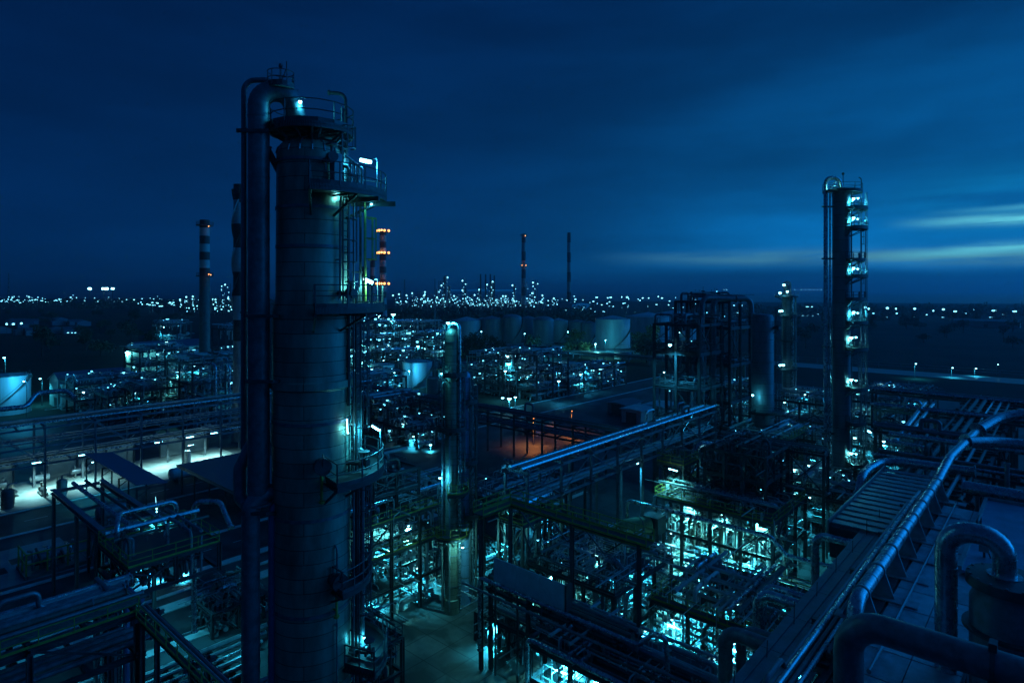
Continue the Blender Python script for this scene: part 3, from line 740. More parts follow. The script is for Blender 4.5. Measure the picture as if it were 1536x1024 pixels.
# small round lookout over the gooseneck
q = U(421, 131, 32.0); LK = thing('lookout_platform', 'small round railed platform perched on the bend of the gooseneck line', 'platform', q)
k = MB(); k.sector(q, q[2]-.1, q[2], .02, .68, 0, 2*pi*.999); k.build('deck', GRATE, LK)
k = MB(); k.arcrail(q, q[2], .65, 0, 2*pi, .75, .022); k.build('handrail', STEEL, LK)
k = MB(); k.beam(q, (q[0], q[1], q[2]+1.15), .07); k.tube([(q[0], q[1], q[2]+.2), (q[0]+.25, q[1]-.15, q[2]+1.0), (q[0]+.25, q[1]-.15, q[2]+1.35)], .03, 6); k.ring((q[0], q[1], q[2]+1.1), (1, 0, 0), .12, .1, 10); k.build('valve', STEEL, LK)
k = MB(); k.beam(U(355, 196, d0+.2), U(404, 196, d0+.2), .12, .2); k.beam(U(360, 196, d0-.6), U(404, 196, d0-.5), .1, .16)
tag(k.build('pipe_guide', STEEL, None, U(380, 196, d0)), 'dark bracket arm clamping the two tall pipes below the gooseneck bend', 'pipe bracket')
for (yy, lab) in ((474, 'dark clamp frame round the vapour line midway up the tall column'), (572, 'lower clamp frame round the vapour line by the column waist'), (770, 'clamp frame round the feed line under its elbow')):
    k = MB(); x0 = 372 if yy < 700 else 362; q = U(x0-4, yy, d0-.75); e = U(x0+66, yy, d0+.4)
    k.beam(q, U(x0+36, yy, d0-.75), .1, .16); k.beam(U(x0+36, yy, d0-.75), e, .1, .16); k.beam(q, U(x0-4, yy, d0+.9), .1, .16)
    tag(k.build('pipe_clamp', STEEL, None, q), lab, 'pipe bracket')

# ------------------------------------------------------------------ the slim column pair in the middle
def slim(px, d, r, ytop, label, m, skirt=0, name='slim_column', cladcol=None):
    p = D(px, d, 0); zt = CAMZ-(ytop-HY)/F*d; root = thing(name, label, 'column', p)
    b = MB(); b.lathe([(r*1.15, 0), (r*1.15, 1.5), (r, 1.6), (r, zt-r)]+[(r*cos(pi/2*k/6), zt-r+r*sin(pi/2*k/6)) for k in range(1, 7)], p, 28); b.build('shell', m, root)
    z = 3
    while z < zt-1: k = MB(); k.lathe([(r-.03, z), (r+.04, z), (r+.04, z+.12), (r-.03, z+.12)], p, 28); k.build('stiffener_ring', ALUD, root); z += 3.4
    return root, p, zt
S1, sp, szt = slim(678, 70, .78, 492, 'slim grey distillation column with looped overhead pipe between walkways', CLAD)
def ov(px0, py0, px1, d, zbot, r): return [D(px0, d, zbot), U(px0, py0, d), U(px1, py0, d), U(px1, py0+18, d)]
pipe([U(673, 505, 70), U(673, 484, 70), U(689, 484, 69.6), D(689, 69.6, 2)], .2, ALU, 'bright overhead loop pipe running down the slim grey column', 'overhead pipe', 'overhead_pipe', 10, .7, bands=3)
for (yy, a0, a1, ro) in ((560, -120, 20, 1.7), (640, -170, -20, 1.8), (735, -100, 60, 1.9), (800, -150, 10, 2.0)):
    platform(S1, sp, mz(yy, 70), .8, ro, ang(a0), ang(a1), rm=YEL if yy > 700 else None)
for (y0, y1, a) in ((735, 560, -20), (640, 500, -150), (860, 735, -160)): MB().ladder((sp[0]+1.0*cos(ang(a)), sp[1]+1.0*sin(ang(a)), mz(y0, 70)), mz(y1, 70), ang(a)).build('ladder', STEEL, S1)
for i, (a, R) in enumerate(((-170, 1.0), (-150, 1.2), (-20, 1.0), (-100, 1.0))):
    x = (sp[0]+R*cos(ang(a)), sp[1]+R*sin(ang(a))); k = MB(); k.tube([(*x, .5), (*x, szt-3-i*3), (sp[0], sp[1], szt-3-i*3)], .09, 7, .3); k.build('riser', (STEELB, STEELP, ALU, STEELP)[i], S1)
bulb(S1, U(672, 484, 69), .18, 120, arm=U(678, 482, 70)); bulb(S1, U(662, 560, 69), .1, 60, arm=U(672, 560, 70))
bulb(S1, U(660, 716, 68.5), .16, 260, arm=U(671, 716, 70)); bulb(S1, U(694, 820, 68), .14, 300, arm=U(684, 820, 70))
S2, sp2, z2 = slim(697.5, 72, .63, 556, 'slimmer blue-clad column standing next to the slim grey column', CLADB)
for (yy, a0, a1, ro) in ((600, -90, 60, 1.5), (690, -100, 70, 1.5), (770, -90, 60, 1.6)): platform(S2, sp2, mz(yy, 72), .64, ro, ang(a0), ang(a1))
MB().ladder((sp2[0]+.9*cos(ang(-10)), sp2[1]+.9*sin(ang(-10)), 3), z2-2, ang(-10)).build('ladder', STEEL, S2)
for i, px in enumerate((705, 709, 714, 664)):
    pipe([D(px, 71.5, 1), D(px, 71.5, 26-i*2.2), D(px-5, 72, 26-i*2.2)], .1+.03*(i % 2), (STEELB, ALU, RUST, STEELP)[i], f'{ORD[i]} of four thin risers climbing beside the slim column pair', 'pipe', 'riser_pipe', 8, .3, group='risers beside the slim columns')

# ------------------------------------------------------------------ the lit column at the far right
p = D(1262, 95, 0); zt = mz(281, 95)
RC = thing('distillation_column', 'tall lamp-lit distillation column with stacked side platforms against the bright evening sky', 'distillation column', p)
b = MB(); r = 1.25; b.lathe([(1.7, 0), (1.5, 5), (r, 5.2), (r, zt-.9)]+[(r*cos(pi/2*k/6), zt-.9+.9*sin(pi/2*k/6)) for k in range(1, 7)], p, 32); b.build('shell', CLADF, RC)
for z in range(6, 50, 4): k = MB(); k.lathe([(r-.02, z), (r+.05, z), (r+.05, z+.14), (r-.02, z+.14)], p, 32); k.build('stiffener_ring', ALUD, RC)
platform(RC, p, mz(288, 95), .5, 2.9, ang(-180), ang(90), brk=False)
pl = ((314, 298), (343, 327), (390, 0), (414, 402), (448, 0), (482, 468), (521, 506), (579, 569), (630, 0), (690, 679), (752, 741))
for i, (yy, ly) in enumerate(pl):
    platform(RC, p, mz(yy, 95), r, 3.6 if ly else 3.3, ang(-90), ang(14))
    if ly:
        for dx in (-1, 6): bulb(RC, U(1281+dx-(3 if ly > 500 else 0), ly+(1.2 if i % 2 else -.6)*(dx > 0), 93.6), .25 if dx < 0 else .16, 420 if dx < 0 else 0, arm=U(1284, ly-1, 95))
    if i < len(pl)-1:
        a = -32 if i % 2 else -52; MB().ladder((p[0]+2.6*cos(ang(a)), p[1]+2.6*sin(ang(a)), mz(pl[i+1][0], 95)), mz(yy, 95), ang(a), r=.045).build('ladder', STEELB, RC)
for i, (a, R, rr) in enumerate(((-15, 3.3, .07), (-28, 3.4, .06), (-60, 1.6, .1), (0, 3.1, .06))):
    x = (p[0]+R*cos(ang(a)), p[1]+R*sin(ang(a))); k = MB(); k.tube([(*x, 2), (*x, zt-1)], rr, 7); k.build('riser', STEELB, RC)
k = MB(); k.tube([(p[0]+1, p[1], zt), (p[0]+1, p[1], zt+2.4)], .06, 6); k.ring((p[0]+1, p[1], zt+2.2), (1, 0, 0), .2, .12, 8); k.tube([U(1292, 288, 95), U(1292, 268, 95), U(1288, 266, 95)], .07, 6, .4); k.build('vent_stub', STEEL, RC)
pipe([D(1238.5, 94.5, 3), U(1238.5, 267, 94.5), U(1259, 267, 95), U(1262, 285, 95)], .3, ALU, 'overhead line arching over the top of the lamp-lit column', 'overhead pipe', 'overhead_pipe', 14, 1.0, bands=4)
pipe([D(1245, 94.2, 3), U(1245, 285, 94.2), U(1255, 271, 94.8), U(1262, 276, 95)], .12, ALU, 'thinner return pipe hugging the lamp-lit column beside its overhead line', 'overhead pipe', 'overhead_pipe', 10, .6, bands=4)
for yy in (310, 388, 520, 650):
    k = MB(); k.beam(U(1233, yy, 94), U(1256, yy, 95), .15, .25); k.build('guide_bracket', STEEL, RC)
light(RC, U(1252, 278, 93), 80)

# dark column and thin lit column left of it
p = D(1144, 115, 0); zt = mz(470, 115)
DC = thing('dark_column', 'wide dark unlit column between the open steel tower and thin lit column', 'column', p)
b = MB(); r = 1.95; b.lathe([(2.1, 0), (r, 3), (r, zt-.7), (r*.85, zt-.2), (.1, zt)], p, 30); b.build('shell', CLADF, DC)
for z in range(3, 31, 4): k = MB(); k.lathe([(r-.02, z), (r+.06, z), (r+.06, z+.15), (r-.02, z+.15)], p, 30); k.build('stiffener_ring', ALUD, DC)
platform(DC, p, zt-2.5, r, 3.1, ang(-50), ang(60)); platform(DC, p, mz(615, 115), r, 3.8, ang(-150), ang(20)); bulb(DC, U(1129, 592, 112.6), .22, 120, arm=U(1133, 590, 114))
MB().ladder((p[0]+2.3*cos(ang(-15)), p[1]+2.3*sin(ang(-15)), 6), zt, ang(-15), r=.045).build('ladder', STEEL, DC)
p = D(1180, 165, 0); zt = mz(428, 165)
TC = thing('thin_column', 'thin lamp-lit column with a ring platform and vent hook on top, beyond the dark column', 'column', p)
b = MB(); r = 1.2; b.lathe([(r, 0), (r, mz(440, 165)), (.7, mz(438, 165)), (.7, zt), (.1, zt+.4)], p, 22); b.build('shell', CLADF, TC)
platform(TC, p, mz(444, 165), r*.6, 2.9, 0, 2*pi*.999, rm=STEELB)
MB().ladder((p[0]+1.5*cos(ang(-130)), p[1]+1.5*sin(ang(-130)), 3), mz(444, 165), ang(-130), r=.06).build('ladder', STEEL, TC)
MB().ladder((p[0]+1.5*cos(ang(-60)), p[1]+1.5*sin(ang(-60)), 3), mz(472, 165), ang(-60), r=.06).build('ladder', STEEL, TC)
for yy in (472, 510, 552, 585, 610): platform(TC, p, mz(yy, 165), r, 2.7, ang(-180), ang(-40))
for (x, y, rr, E) in ((1170, 439, .35, 80), (1181, 437, .3, 0), (1176, 427, .35, 0), (1170, 466, .38, 100), (1173, 466, .3, 0), (1170, 547, .38, 100), (1175, 547, .35, 0), (1177, 602, .38, 200), (1182, 618, .4, 250)): bulb(TC, U(x, y, 161.5), rr, E, arm=U(x+2, y-2, 163.5))
pipe([D(1189, 164, 2), U(1189, 441, 164)], .3, ALU, 'pale pipe climbing the thin lit column on its sea side', 'pipe', 'riser_pipe', 8, bands=5)
pipe([D(1193.5, 164, 2), U(1193.5, 446, 164)], .22, STEELP, 'narrower pale pipe outside the pale pipe of the thin lit column', 'pipe', 'riser_pipe', 8, bands=5)
pipe([U(1176, 432, 164.6), U(1178, 423, 165), U(1185, 423, 165), U(1186, 440, 165)], .28, STEELP, 'small hooked vent pipe on the head of the thin lit column', 'vent pipe', 'vent_pipe', 8, .6)

# ------------------------------------------------------------------ middle: lit units round the slim columns
FULL = [(0, 1, 0, 1)]
unit('process_unit', 'brightly lit three-storey pipe-filled steel frame between the tall column and slim columns', 38, 54, 55, 66, [3.6, 7.4, 11], 4, 3,
     {0: [(0, .35, 0, 1)], 1: [(0, .5, .3, 1), (.5, 1, .6, 1)], 2: [(0, .45, 0, .7)]}, (1, 2), npipe=85, seed=11, rm=YEL, glim=14, fine=300,
     lamps=[((44, 61, 6.6), .14, 2200), ((50, 62, 6.4), .14, 2200), ((48, 58, 2.9), .12, 700), ((41, 58, 2.8), .12, 500), ((46, 63, 10.2), .12, 600)])
R = unit('process_unit', 'small upper pump deck with a fluorescent lamp beside the tall column, atop the lit frame', 41, 47.5, 57, 64, [13.2, 15.4], 2, 2, {0: FULL}, (0,), zb=11.07, npipe=26, seed=12, rm=STEELB)
tubelamp(R, U(556, 770, 72), U(568, 769.5, 72), 420, (U(552, 800, 72)[0], U(552, 800, 72)[1], 13.2), .08); tubelamp(R, U(575, 783, 73), U(583, 778, 73), 350, None, .08)
unit('process_unit', 'dark two-storey pipe frame beyond the slim columns, next to the yard road', 57, 70, 49, 62, [5, 9.5], 3, 2, {0: [(0, .6, 0, 1)], 1: [(.2, .8, .2, .9)]}, (1,), npipe=60, seed=13, glim=5,
     lamps=[((60, 55, 4.2), .1, 700), ((63, 51, 8.7), .1, 600)])
unit('process_unit', 'low brightly lit valve station at the foot of the tall column', 27.5, 34, 43, 50, [3.2, 6.0], 2, 2, {1: [(0, .5, 0, 1)]}, (1,), npipe=45, seed=14, lamps=[((31, 47, 2.7), .12, 400)])
unit('process_unit', 'low lit pump frame standing on the concrete yard beside the slim column feet', 45.5, 51, 39, 45.5, [3.0], 2, 2, {}, (), npipe=60, seed=15, fine=200, lamps=[((46.2, 43, 2.8), .1, 1300), ((49, 40.5, 2.8), .1, 1000)])
# yellow-railed walkway with its corner over the rack
root = thing('walkway', 'yellow-railed steel walkway turning a corner high above the pump yard', 'walkway', (46, 41, 14.8))
b = MB(); b.box((42, 41, 14.7), (47.2, 42.3, 14.8)); b.box((45.9, 26, 14.7), (47.2, 41, 14.8)); b.build('deck', GRATE, root)
b = MB(); b.rail([(42, 42.3, 14.8), (47.2, 42.3, 14.8), (47.2, 26, 14.8)], 1.1, 1.8, .035); b.build('handrail', YEL, root)
b = MB(); b.rail([(42, 41, 14.8), (45.9, 41, 14.8), (45.9, 26, 14.8)], 1.1, 1.8, .035); b.build('handrail', YEL, root)
for u, v in ((42.3, 41.6), (46.5, 41.6), (46.5, 34), (46.5, 27)): MB().ibeam((u, v, 0), (u, v, 14.68), .32).build('post', STEEL, root)
b = MB(); b.ibeam((42, 41.6, 14.5), (47, 41.6, 14.5), .3); b.ibeam((46.5, 41.5, 14.49), (46.5, 26, 14.49), .3); b.build('girder', YEL, root)
for k in range(3): bb = MB(); v = 40.5-4*k; bb.beam((46.5, v, 14.4), (46.5, v-2, 12.8), .12); bb.beam((46.5, v-4, 14.4), (46.5, v-2, 12.8), .12); bb.build('brace', STEEL, root)
drum((53, 44.5, 11.2), 6.5, .75, 'bright horizontal drum lying by the yellow-railed walkway corner', ALU, 'u', .7)
unit('process_unit', 'slim steel table carrying the bright drum by the walkway corner', 50, 57, 43, 46.4, [5.5, 11.13], 3, 1, {1: FULL}, (1,), npipe=18, seed=16, rm=YEL, lamps=[((52, 44, 10.4), .1, 120)])
rack('pipe_rack', 'two-tier pipe rack crossing under the yellow-railed walkway', 'rack under the yellow walkway', 'v', 27, 41, 43, 45.4, [5.2, 8.0], 5, npipes=(4, 3), seed=21, edge='panel-side')
unit('process_unit', 'dark cluttered pipe frame with a single round lamp right of the yellow-railed walkway', 49, 60, 31, 41.5, [4, 8], 3, 3, {0: [(.1, .8, .2, .8)], 1: [(.3, .8, .1, .5)]}, (1,), npipe=85, seed=17, glim=14, fine=260,
     lamps=[((55, 38, 3.5), .12, 2200), ((51, 34, 3.5), .1, 2000), ((57, 34, 7.4), .12, 1500), ((50, 39, 7.2), .1, 1000), ((53.5, 36, 8.9), .17, 260)])
# sheet panels in a row
root = thing('screen_panel', 'row of three plain pale-blue sheet panels standing on the pipe rack', 'screen', (42.4, 36, 9))
for i in range(3):
    k = MB(); v = 40-2.75*i; k.box((42.36, v-2.7, 8.9), (42.44, v, 11.1)); k.build('panel', PANEL, root)
    k = MB(); k.beam((42.55, v-.05, 0), (42.55, v-.05, 11), .14); k.beam((42.55, v-.05, 9.9), (43.9, v-.05, 8.0), .1); k.build('post', STEEL, root)
k = MB(); k.box((42.3, 31.5, 8.9), (43.1, 31.7, 11.1)); k.build('end_panel', STEEL, root)
pipe([(42.0, 41.5, 2), (42.0, 41.5, 8.9), (42.0, 24.5, 8.9), (42.7, 23.6, 9.8), (42.9, 22.6, 9.8), (42.9, 22.2, 3)], .19, ALU, 'long bright pipe below the sheet panels, kinked upward at its end', 'pipe', 'long_pipe', 10, .5, bands=3)
pipe([(41.2, 43, 8.2), (41.2, 18.2, 8.2)], .12, ALUD, 'slim dark pipe running parallel just under the long kinked pipe', 'pipe', 'long_pipe', 8, .5, bands=3)
# bottom: low flat-topped pump house frame, lit below
unit('process_unit', 'flat-topped frame at the bottom edge with strong light and a white drum below', 40.6, 47.5, 17.5, 34, [3.3, 6], 2, 4, {1: FULL}, (), npipe=70, seed=18, fine=220, m=STEEL,
     lamps=[((41.6, 31.5, 5.5), .12, 2200), ((41.2, 27.6, 5.5), .12, 2200), ((41.2, 22, 5.5), .1, 1800), ((41.2, 24.6, 5.5), .1, 1500)])
drum((42.6, 28.6, .02), 3.8, .8, 'white horizontal drum under the flat-topped frame at the bottom edge', PALE, 'v', 2.6)
pipe([(40.4, 34.2, .2), (40.4, 34.2, 6.5), (40.4, 17, 6.5)], .22, ALU, 'bright edge pipe bent over the corner of the flat-topped frame', 'pipe', 'edge_pipe', 10, .6)
pipe([(40.9, 34.2, 6.4), (47.4, 34.2, 6.4), (47.4, 34.2, 1)], .16, ALUD, 'dark edge pipe along the short side of the flat-topped frame', 'pipe', 'edge_pipe', 10, .5)
for i in range(7): pipe([(41.2+i*.85, 33.2, 6.2+.12), (41.2+i*.85, 17.6, 6.2+.12)], .1+.03*(i % 3), (ALUD, STEEL, RUST)[i % 3], f'{ORD[i]} pipe from the edge, lying across the top of the flat-topped frame', 'pipe', 'roof_pipe', 8, bands=2.5, group='pipes on the flat-topped frame')

# lit unit right of it
TB = unit('process_unit', 'low steel table packed with lit pipework, in front of the yellow duct', 54, 65.5, 15, 30, [3.2, 6.2], 3, 4, {1: [(.7, 1, 0, 1), (0, .08, 0, 1)], 0: [(.3, .6, .2, .7)]}, (1,), npipe=92, seed=19, rm=YEL, glim=12, fine=340,
     lamps=[((54.3, 28, 4.8), .12, 2200), ((54.3, 22, 4.8), .12, 2600), ((54.2, 17, 4.6), .12, 2400), ((60, 24, 5.5), .12, 1500), ((57, 27, 5.4), .1, 1200)])
k = tubelamp(TB, (53.6, 22.6, 3.6), (53.6, 21.4, 3.2), 700, None, .12)
drum((62, 27.5, 6.3), 3, .5, 'small dark drum on the table in front of the yellow duct', ALUD, 'v', .5)
unit('process_unit', 'knee-high lit pipe manifold spread on the ground before the low steel table', 48.3, 53.4, 15, 31, [1.9], 2, 4, {}, (), npipe=90, seed=25, fine=320, glim=5, pm=[PALE, STEELP, ALU, PALE], lamps=[((52.8, 30, 3.6), .1, 900), ((50, 25, 3.4), .1, 900), ((50, 18, 3.4), .1, 700)])
for i, (u, v, h) in enumerate(((50, 29, 2.6), (51.5, 23.5, 2.2), (52.5, 19, 2.8))): vessel((u, v, .02), h, .55, ('first', 'second', 'third')[i]+' small pale vessel from the panels, rising from the lit ground manifold', PALE, .5)
# yard with machines between the two lit tables
exchanger((66, 36, .02), 6, .6, 'stacked pair of grey heat exchangers on the yard beside the yellow duct', 'v', None, ALU)
exchanger((70, 22.5, .02), 5.5, .55, 'stacked pair of pale heat exchangers near the seaward end of the tall table', 'v', None, PALE)
vessel((68.3, 31, .02), 3.0, .75, 'short pale vertical vessel between the exchangers on the lit yard', PALE, .6)
vessel((72, 29, .02), 2.4, .6, 'stubby grey vertical vessel beneath the front of the tall table', STEELB, .5)
pump((67.6, 27.6, .02), 'grey pump on the lit yard in front of the short vessel', STEELB, 'u', None, 1.4)
pump((71.6, 26, .02), 'larger pale pump on the lit yard behind the grey pump', PALE, 'v', None, 1.5)
pump((67.2, 20, .02), 'dark pump at the seaward end of the lit yard', RUST, 'v', None, 1.3)
root = thing('air_duct', 'mottled yellow insulated duct bending down from a dark filter housing', 'duct', (68, 41, 3))
b = MB(); b.tube([(70.5, 39.5, 6.4), (67.8, 41.2, 6.4), (66.6, 42.2, 5.2), (65.8, 42.8, 2.2), (65.8, 42.8, .2)], 1.05, 18, 1.6); b.build('elbow', mat('yellow_insulation', (.3, .27, .11), .7, 0, .5, 1.2), root)
for q, e in (((69.4, 40.2, 6.4), (-2.7, 1.7, 0)), ((66.3, 42.4, 4.2), (-.6, .4, -2.6)), ((65.9, 42.7, 2.5), (0, 0, 1))): MB().ring(q, e, 1.13, .14, 18).build('flange', RUST, root)
b = MB(); b.box((70.4, 38.2, 5.3), (72.4, 40.4, 7.4)); b.build('filter_housing', STEEL, root)
for u, v in ((70.6, 38.4), (72.2, 38.4), (72.2, 40.2)): MB().ibeam((u, v, 0), (u, v, 5.3), .25).build('post', STEEL, root)
pipe([(64.6, 39, 0.4), (64.6, 39, 3.8), (64.6, 33.5, 3.8), (64.6, 33.5, .4)], .13, STEELP, 'pale hoop of pipe standing on the lit yard by the yellow duct', 'pipe', 'hoop_pipe', 10, .9)
pipe([(67, 26.3, 0.4), (67, 26.3, 3.0), (67, 23.4, 3.0), (67, 23.4, .4)], .1, STEELP, 'smaller pale hoop of pipe at the front of the lit yard', 'pipe', 'hoop_pipe', 10, .9)

for u, v, l in ((66.5, 32.5, 'short lamp post between the heat exchangers on the lit yard'), (69.5, 24, 'short lamp post by the pale exchangers on the lit yard'), (67, 29.3, 'short lamp post at the front of the lit yard')): street_lamp((u, v, 0), 5.2, l, 2200, .12, arm=.6)
# the tall lit table
TT = unit('process_unit', 'tall two-storey table frame with dark roof deck, brightly lit pipework beneath it', 75.7, 88, 26, 41.5, [4.3, 8.4], 3, 4, {0: [(.35, .7, 0, 1)], 1: FULL}, (1,), npipe=92, seed=20, glim=6, fine=320, pw=.36, rm=YEL, pr=(.08, .22),
     lamps=[((78, 38, 7.4), .14, 1300), ((77.5, 33, 7.4), .14, 1600), ((78, 28.5, 7.4), .14, 1500), ((77, 35, 3.6), .12, 800), ((76.6, 29, 3.6), .12, 900), ((76.4, 39.5, 3.6), .12, 800), ((85, 33, 6.8), .12, 700)])
unit('process_unit', 'dark crowded equipment frame standing on the roof deck of the tall table', 79, 87.5, 28, 36, [12, 15.2], 3, 3, {0: [(.2, .9, .1, .8)]}, (0,), zb=8.48, npipe=80, seed=22, glim=4, pr=(.07, .17), pm=[STEEL, ALUD, RUST])
R = unit('process_unit', 'little railed landing with a fluorescent lamp at the landward end of the tall table', 80, 84.5, 39.5, 43.5, [11.8], 1, 1, {0: FULL}, (0,), zb=8.48, npipe=10, seed=23, rm=YEL)
tubelamp(R, U(1003, 702.5, 85), U(1016, 706, 85), 420, (U(1016.5, 730, 85)[0], U(1016.5, 730, 85)[1], 11.85), .09)
for x, y, d in ((1067, 675, 95), (1100, 677, 96)): tubelamp(R, U(x-3, y-.5, d), U(x+4, y+.6, d), 300, (U(x+5, y+20, d)[0], U(x+5, y+20, d)[1], 13.5), .09)
for i, (u, v, h) in enumerate(((83, 40.5, 2.2), (86.5, 38, 2.6))): vessel((u, v, 8.48), h, .6, ('dark little vessel on the tall table roof deck by the landing', 'taller dark vessel at the back of the tall table roof deck')[i], ALUD, .4)
pipe([(71, 43, 1), (71, 43, 8.6), (71, 24.6, 8.6), (72.4, 23.4, 6.4), (73, 16, 6.4)], .24, ALU, 'long bright pipe crossing in front of the tall table, stepped down at its seaward end', 'pipe', 'long_pipe', 12, .7, bands=4)
pipe([U(1042, 730, 96), U(1042, 667, 96), U(1082, 663, 97.5), U(1122, 672, 99), U(1123, 706, 99)], .5, ALU, 'thick jacketed hoop pipe rising behind the tall table', 'pipe', 'hoop_pipe', 16, 1.6, bands=3)
pipe([(90, 37.5, 14.6), (90, 24, 14.6)], .3, ALU, 'bright level pipe running seaward behind the tall table', 'pipe', 'long_pipe', 12, bands=5)
unit('pipe_support', 'bare pipe trestle holding the bright level pipe behind the tall table', 89, 91, 24, 38, [9, 14.25], 1, 3, {}, (), npipe=24, seed=24, lamps=[((90, 26, 8), .14, 350), ((90, 28, 8), .1, 250)])

# ------------------------------------------------------------------ open steel tower and its neighbour
OT = unit('process_unit', 'tall open X-braced steel tower with a hooded lamp on its third floor', 100, 109, 46.5, 55, [7, 13.3, 19.2, 25.2, 30.2], 2, 2, {1: FULL, 2: [(0, .6, 0, 1)], 3: [(.4, 1, 0, 1)]}, (1, 2, 3), npipe=60, seed=31, glim=5, pw=.42, pr=(.08, .2), pm=[STEEL, ALUD, RUST, STEELB])
bulb(OT, U(1005, 517, 107), .3, 900, arm=U(1005, 508, 107)); bulb(OT, U(996, 558, 108), .15, 150, arm=U(996, 552, 108))
unit('process_unit', 'dark taller steel tower packed with pipework right behind the open braced tower', 114, 124, 47, 58, [8, 15, 22, 29, 34], 2, 2, {0: FULL, 1: [(0, .7, 0, 1)], 2: FULL, 3: [(.3, 1, 0, 1)]}, (0, 1, 2, 3), npipe=85, seed=32, glim=8, fine=260, pw=.45, pr=(.09, .3), pm=[STEEL, ALUD, RUST, STEELB])
vessel((118, 53, 22.08), 7.5, 1.5, 'dark vertical reactor standing inside the taller steel tower', ALUD, .8); vessel((104.5, 51, 13.4), 5, 1.2, 'dark vertical vessel inside the open braced tower', ALUD, .8)
pipe([U(1053, 640, 112), U(1053, 447, 112), U(1072, 447, 113), U(1104, 449, 114)], .45, ALUD, 'dark overhead pipe hooking over the top of the taller steel tower', 'overhead pipe', 'overhead_pipe', 12, 1.2)
pipe([U(1070, 640, 113), U(1070, 448.5, 113), U(1126, 447.5, 115), U(1127, 470, 115)], .5, ALUD, 'thick dark pipe arching from the taller tower across to the wide dark column', 'overhead pipe', 'overhead_pipe', 12, 1.4)
unit('process_unit', 'lit pipe frame between the taller steel tower and wide dark column', 108, 122, 36, 45, [5, 10], 3, 2, {0: [(0, .6, 0, 1)], 1: [(.4, 1, 0, 1)]}, (0, 1), npipe=70, seed=33, glim=5, fine=180, rm=YEL,
     lamps=[((112, 40, 9), .2, 500), ((110, 38, 4.3), .16, 300), ((118, 42, 11.4), .2, 400)])
# truss bridge and crossing rack
r = rack('pipe_bridge', 'long lattice pipe bridge leading from the walkway corner to the open steel tower', 'lattice pipe bridge', 'u', 51, 99, 43.2, 46.4, [13.2, 16.6], 6, STEELB, (4, 5), 41, True, edge='sea-side', pw=.26, pr=(.1, .26))
bulb(r, U(955.5, 694, 84), .22, 420, arm=U(955.5, 690, 84))
rack('pipe_rack', 'dark two-tier pipe rack crossing the orange-lit road', 'rack over the orange-lit road', 'v', 58, 160, 101, 105.5, [6.4, 9], 8, STEEL, (5, 6), 42, edge='far', pr=(.12, .34))
# orange lit road side
root = street_lamp((112, 93, 0), 6.5, 'amber street lamp under the dark pipe rack by the yard road', 800, .16, m=AMB); 
root2 = street_lamp((127, 93, 0), 6.0, 'second amber street lamp farther along the dark pipe rack road', 650, .14, m=AMB)
for o in bpy.data.objects:
    if o.type == 'LIGHT' and o.parent in (root, root2): o.data.color = (1, .32, .06)
sheet('road', [(104, 85), (150, 85), (150, 94), (104, 94)], .01, ASPH)
k = MB(); k.rail([(98, 84.4, 0), (138, 84.4, 0)], 1.1, 1.8, .05); tag(k.build('guard_rail', ORANGE, None, (98, 84.4, 0)), 'orange guard rail along the amber-lit road edge', 'guard rail')
gable('site_hut', 'low green-roofed hut beside the amber-lit road', 119, 126, 98, 102, 2.6, .5, 'u', WALL, mat('green_roof', (.16, .22, .14), .6, 0, .3))

# ------------------------------------------------------------------ the yard left of the tall column
LR = rack('pipe_rack', 'long three-tier trussed pipe rack over the brightly lit pump floor', 'long rack over the lit floor', 'u', -26, 95, 133, 141, [6.3, 9.4, 12.6], 7.5, STEELB, (4, 3, 3), 51, True, edge='road-side', pr=(.07, .2))
for i, u in enumerate((2, 10, 18, 26, 33, 46, 52, 57)):
    tubelamp(LR, (u, 137.5, 5.3), (u+1.4, 137.5, 5.3), 1300 if i < 4 else 1200, None, .1, None, (.30, .78, .86))
root = thing('shelter_wall', 'row of pale partition sheets behind the lit pump floor', 'partition', (20, 146, 0))
for i in range(14):
    if i % 4 == 3: continue
    k = MB(); k.box((-10+i*5, 146, .1), (-5.4+i*5, 146.1, 4.6)); k.build('sheet', WALL, root)
for i in range(15): MB().ibeam((-10.2+i*5, 145.8, 0), (-10.2+i*5, 145.8, 5), .2).build('post', STEEL, root)
vs = [('stout grey pot vessel on the lit floor, nearest the canopy', 29, 131.2, 2.2, .8), ('dark skid vessel in the middle of the lit floor', 21.5, 131.2, 2.2, .95), ('slim dark vessel by a rack post on the lit floor', 17.2, 130.4, 2.6, .7), ('pale vessel at the far end of the lit floor', 52, 137, 2, .7)]
for l, u, v, h, r in vs: vessel((u, v, .02), h, r, l, STEEL if 'dark' in l else STEELP, .5)
for i in range(7): pump((5.5+i*3.6, 135.5+(i % 2)*3, .03), f'{ORD[i]} pump of the row standing on the lit floor under the long rack', (STEELB, STEELP)[i % 2], 'v', 'pumps on the lit floor', 1.3)
for i in range(6): drum((3+i*6.3, 143, .03), 2.6, .55, f'{ORD[i]} small drum at the back of the lit floor under the long rack', (PALE, STEELB)[i % 2], 'u', .6, 'drums on the lit floor')
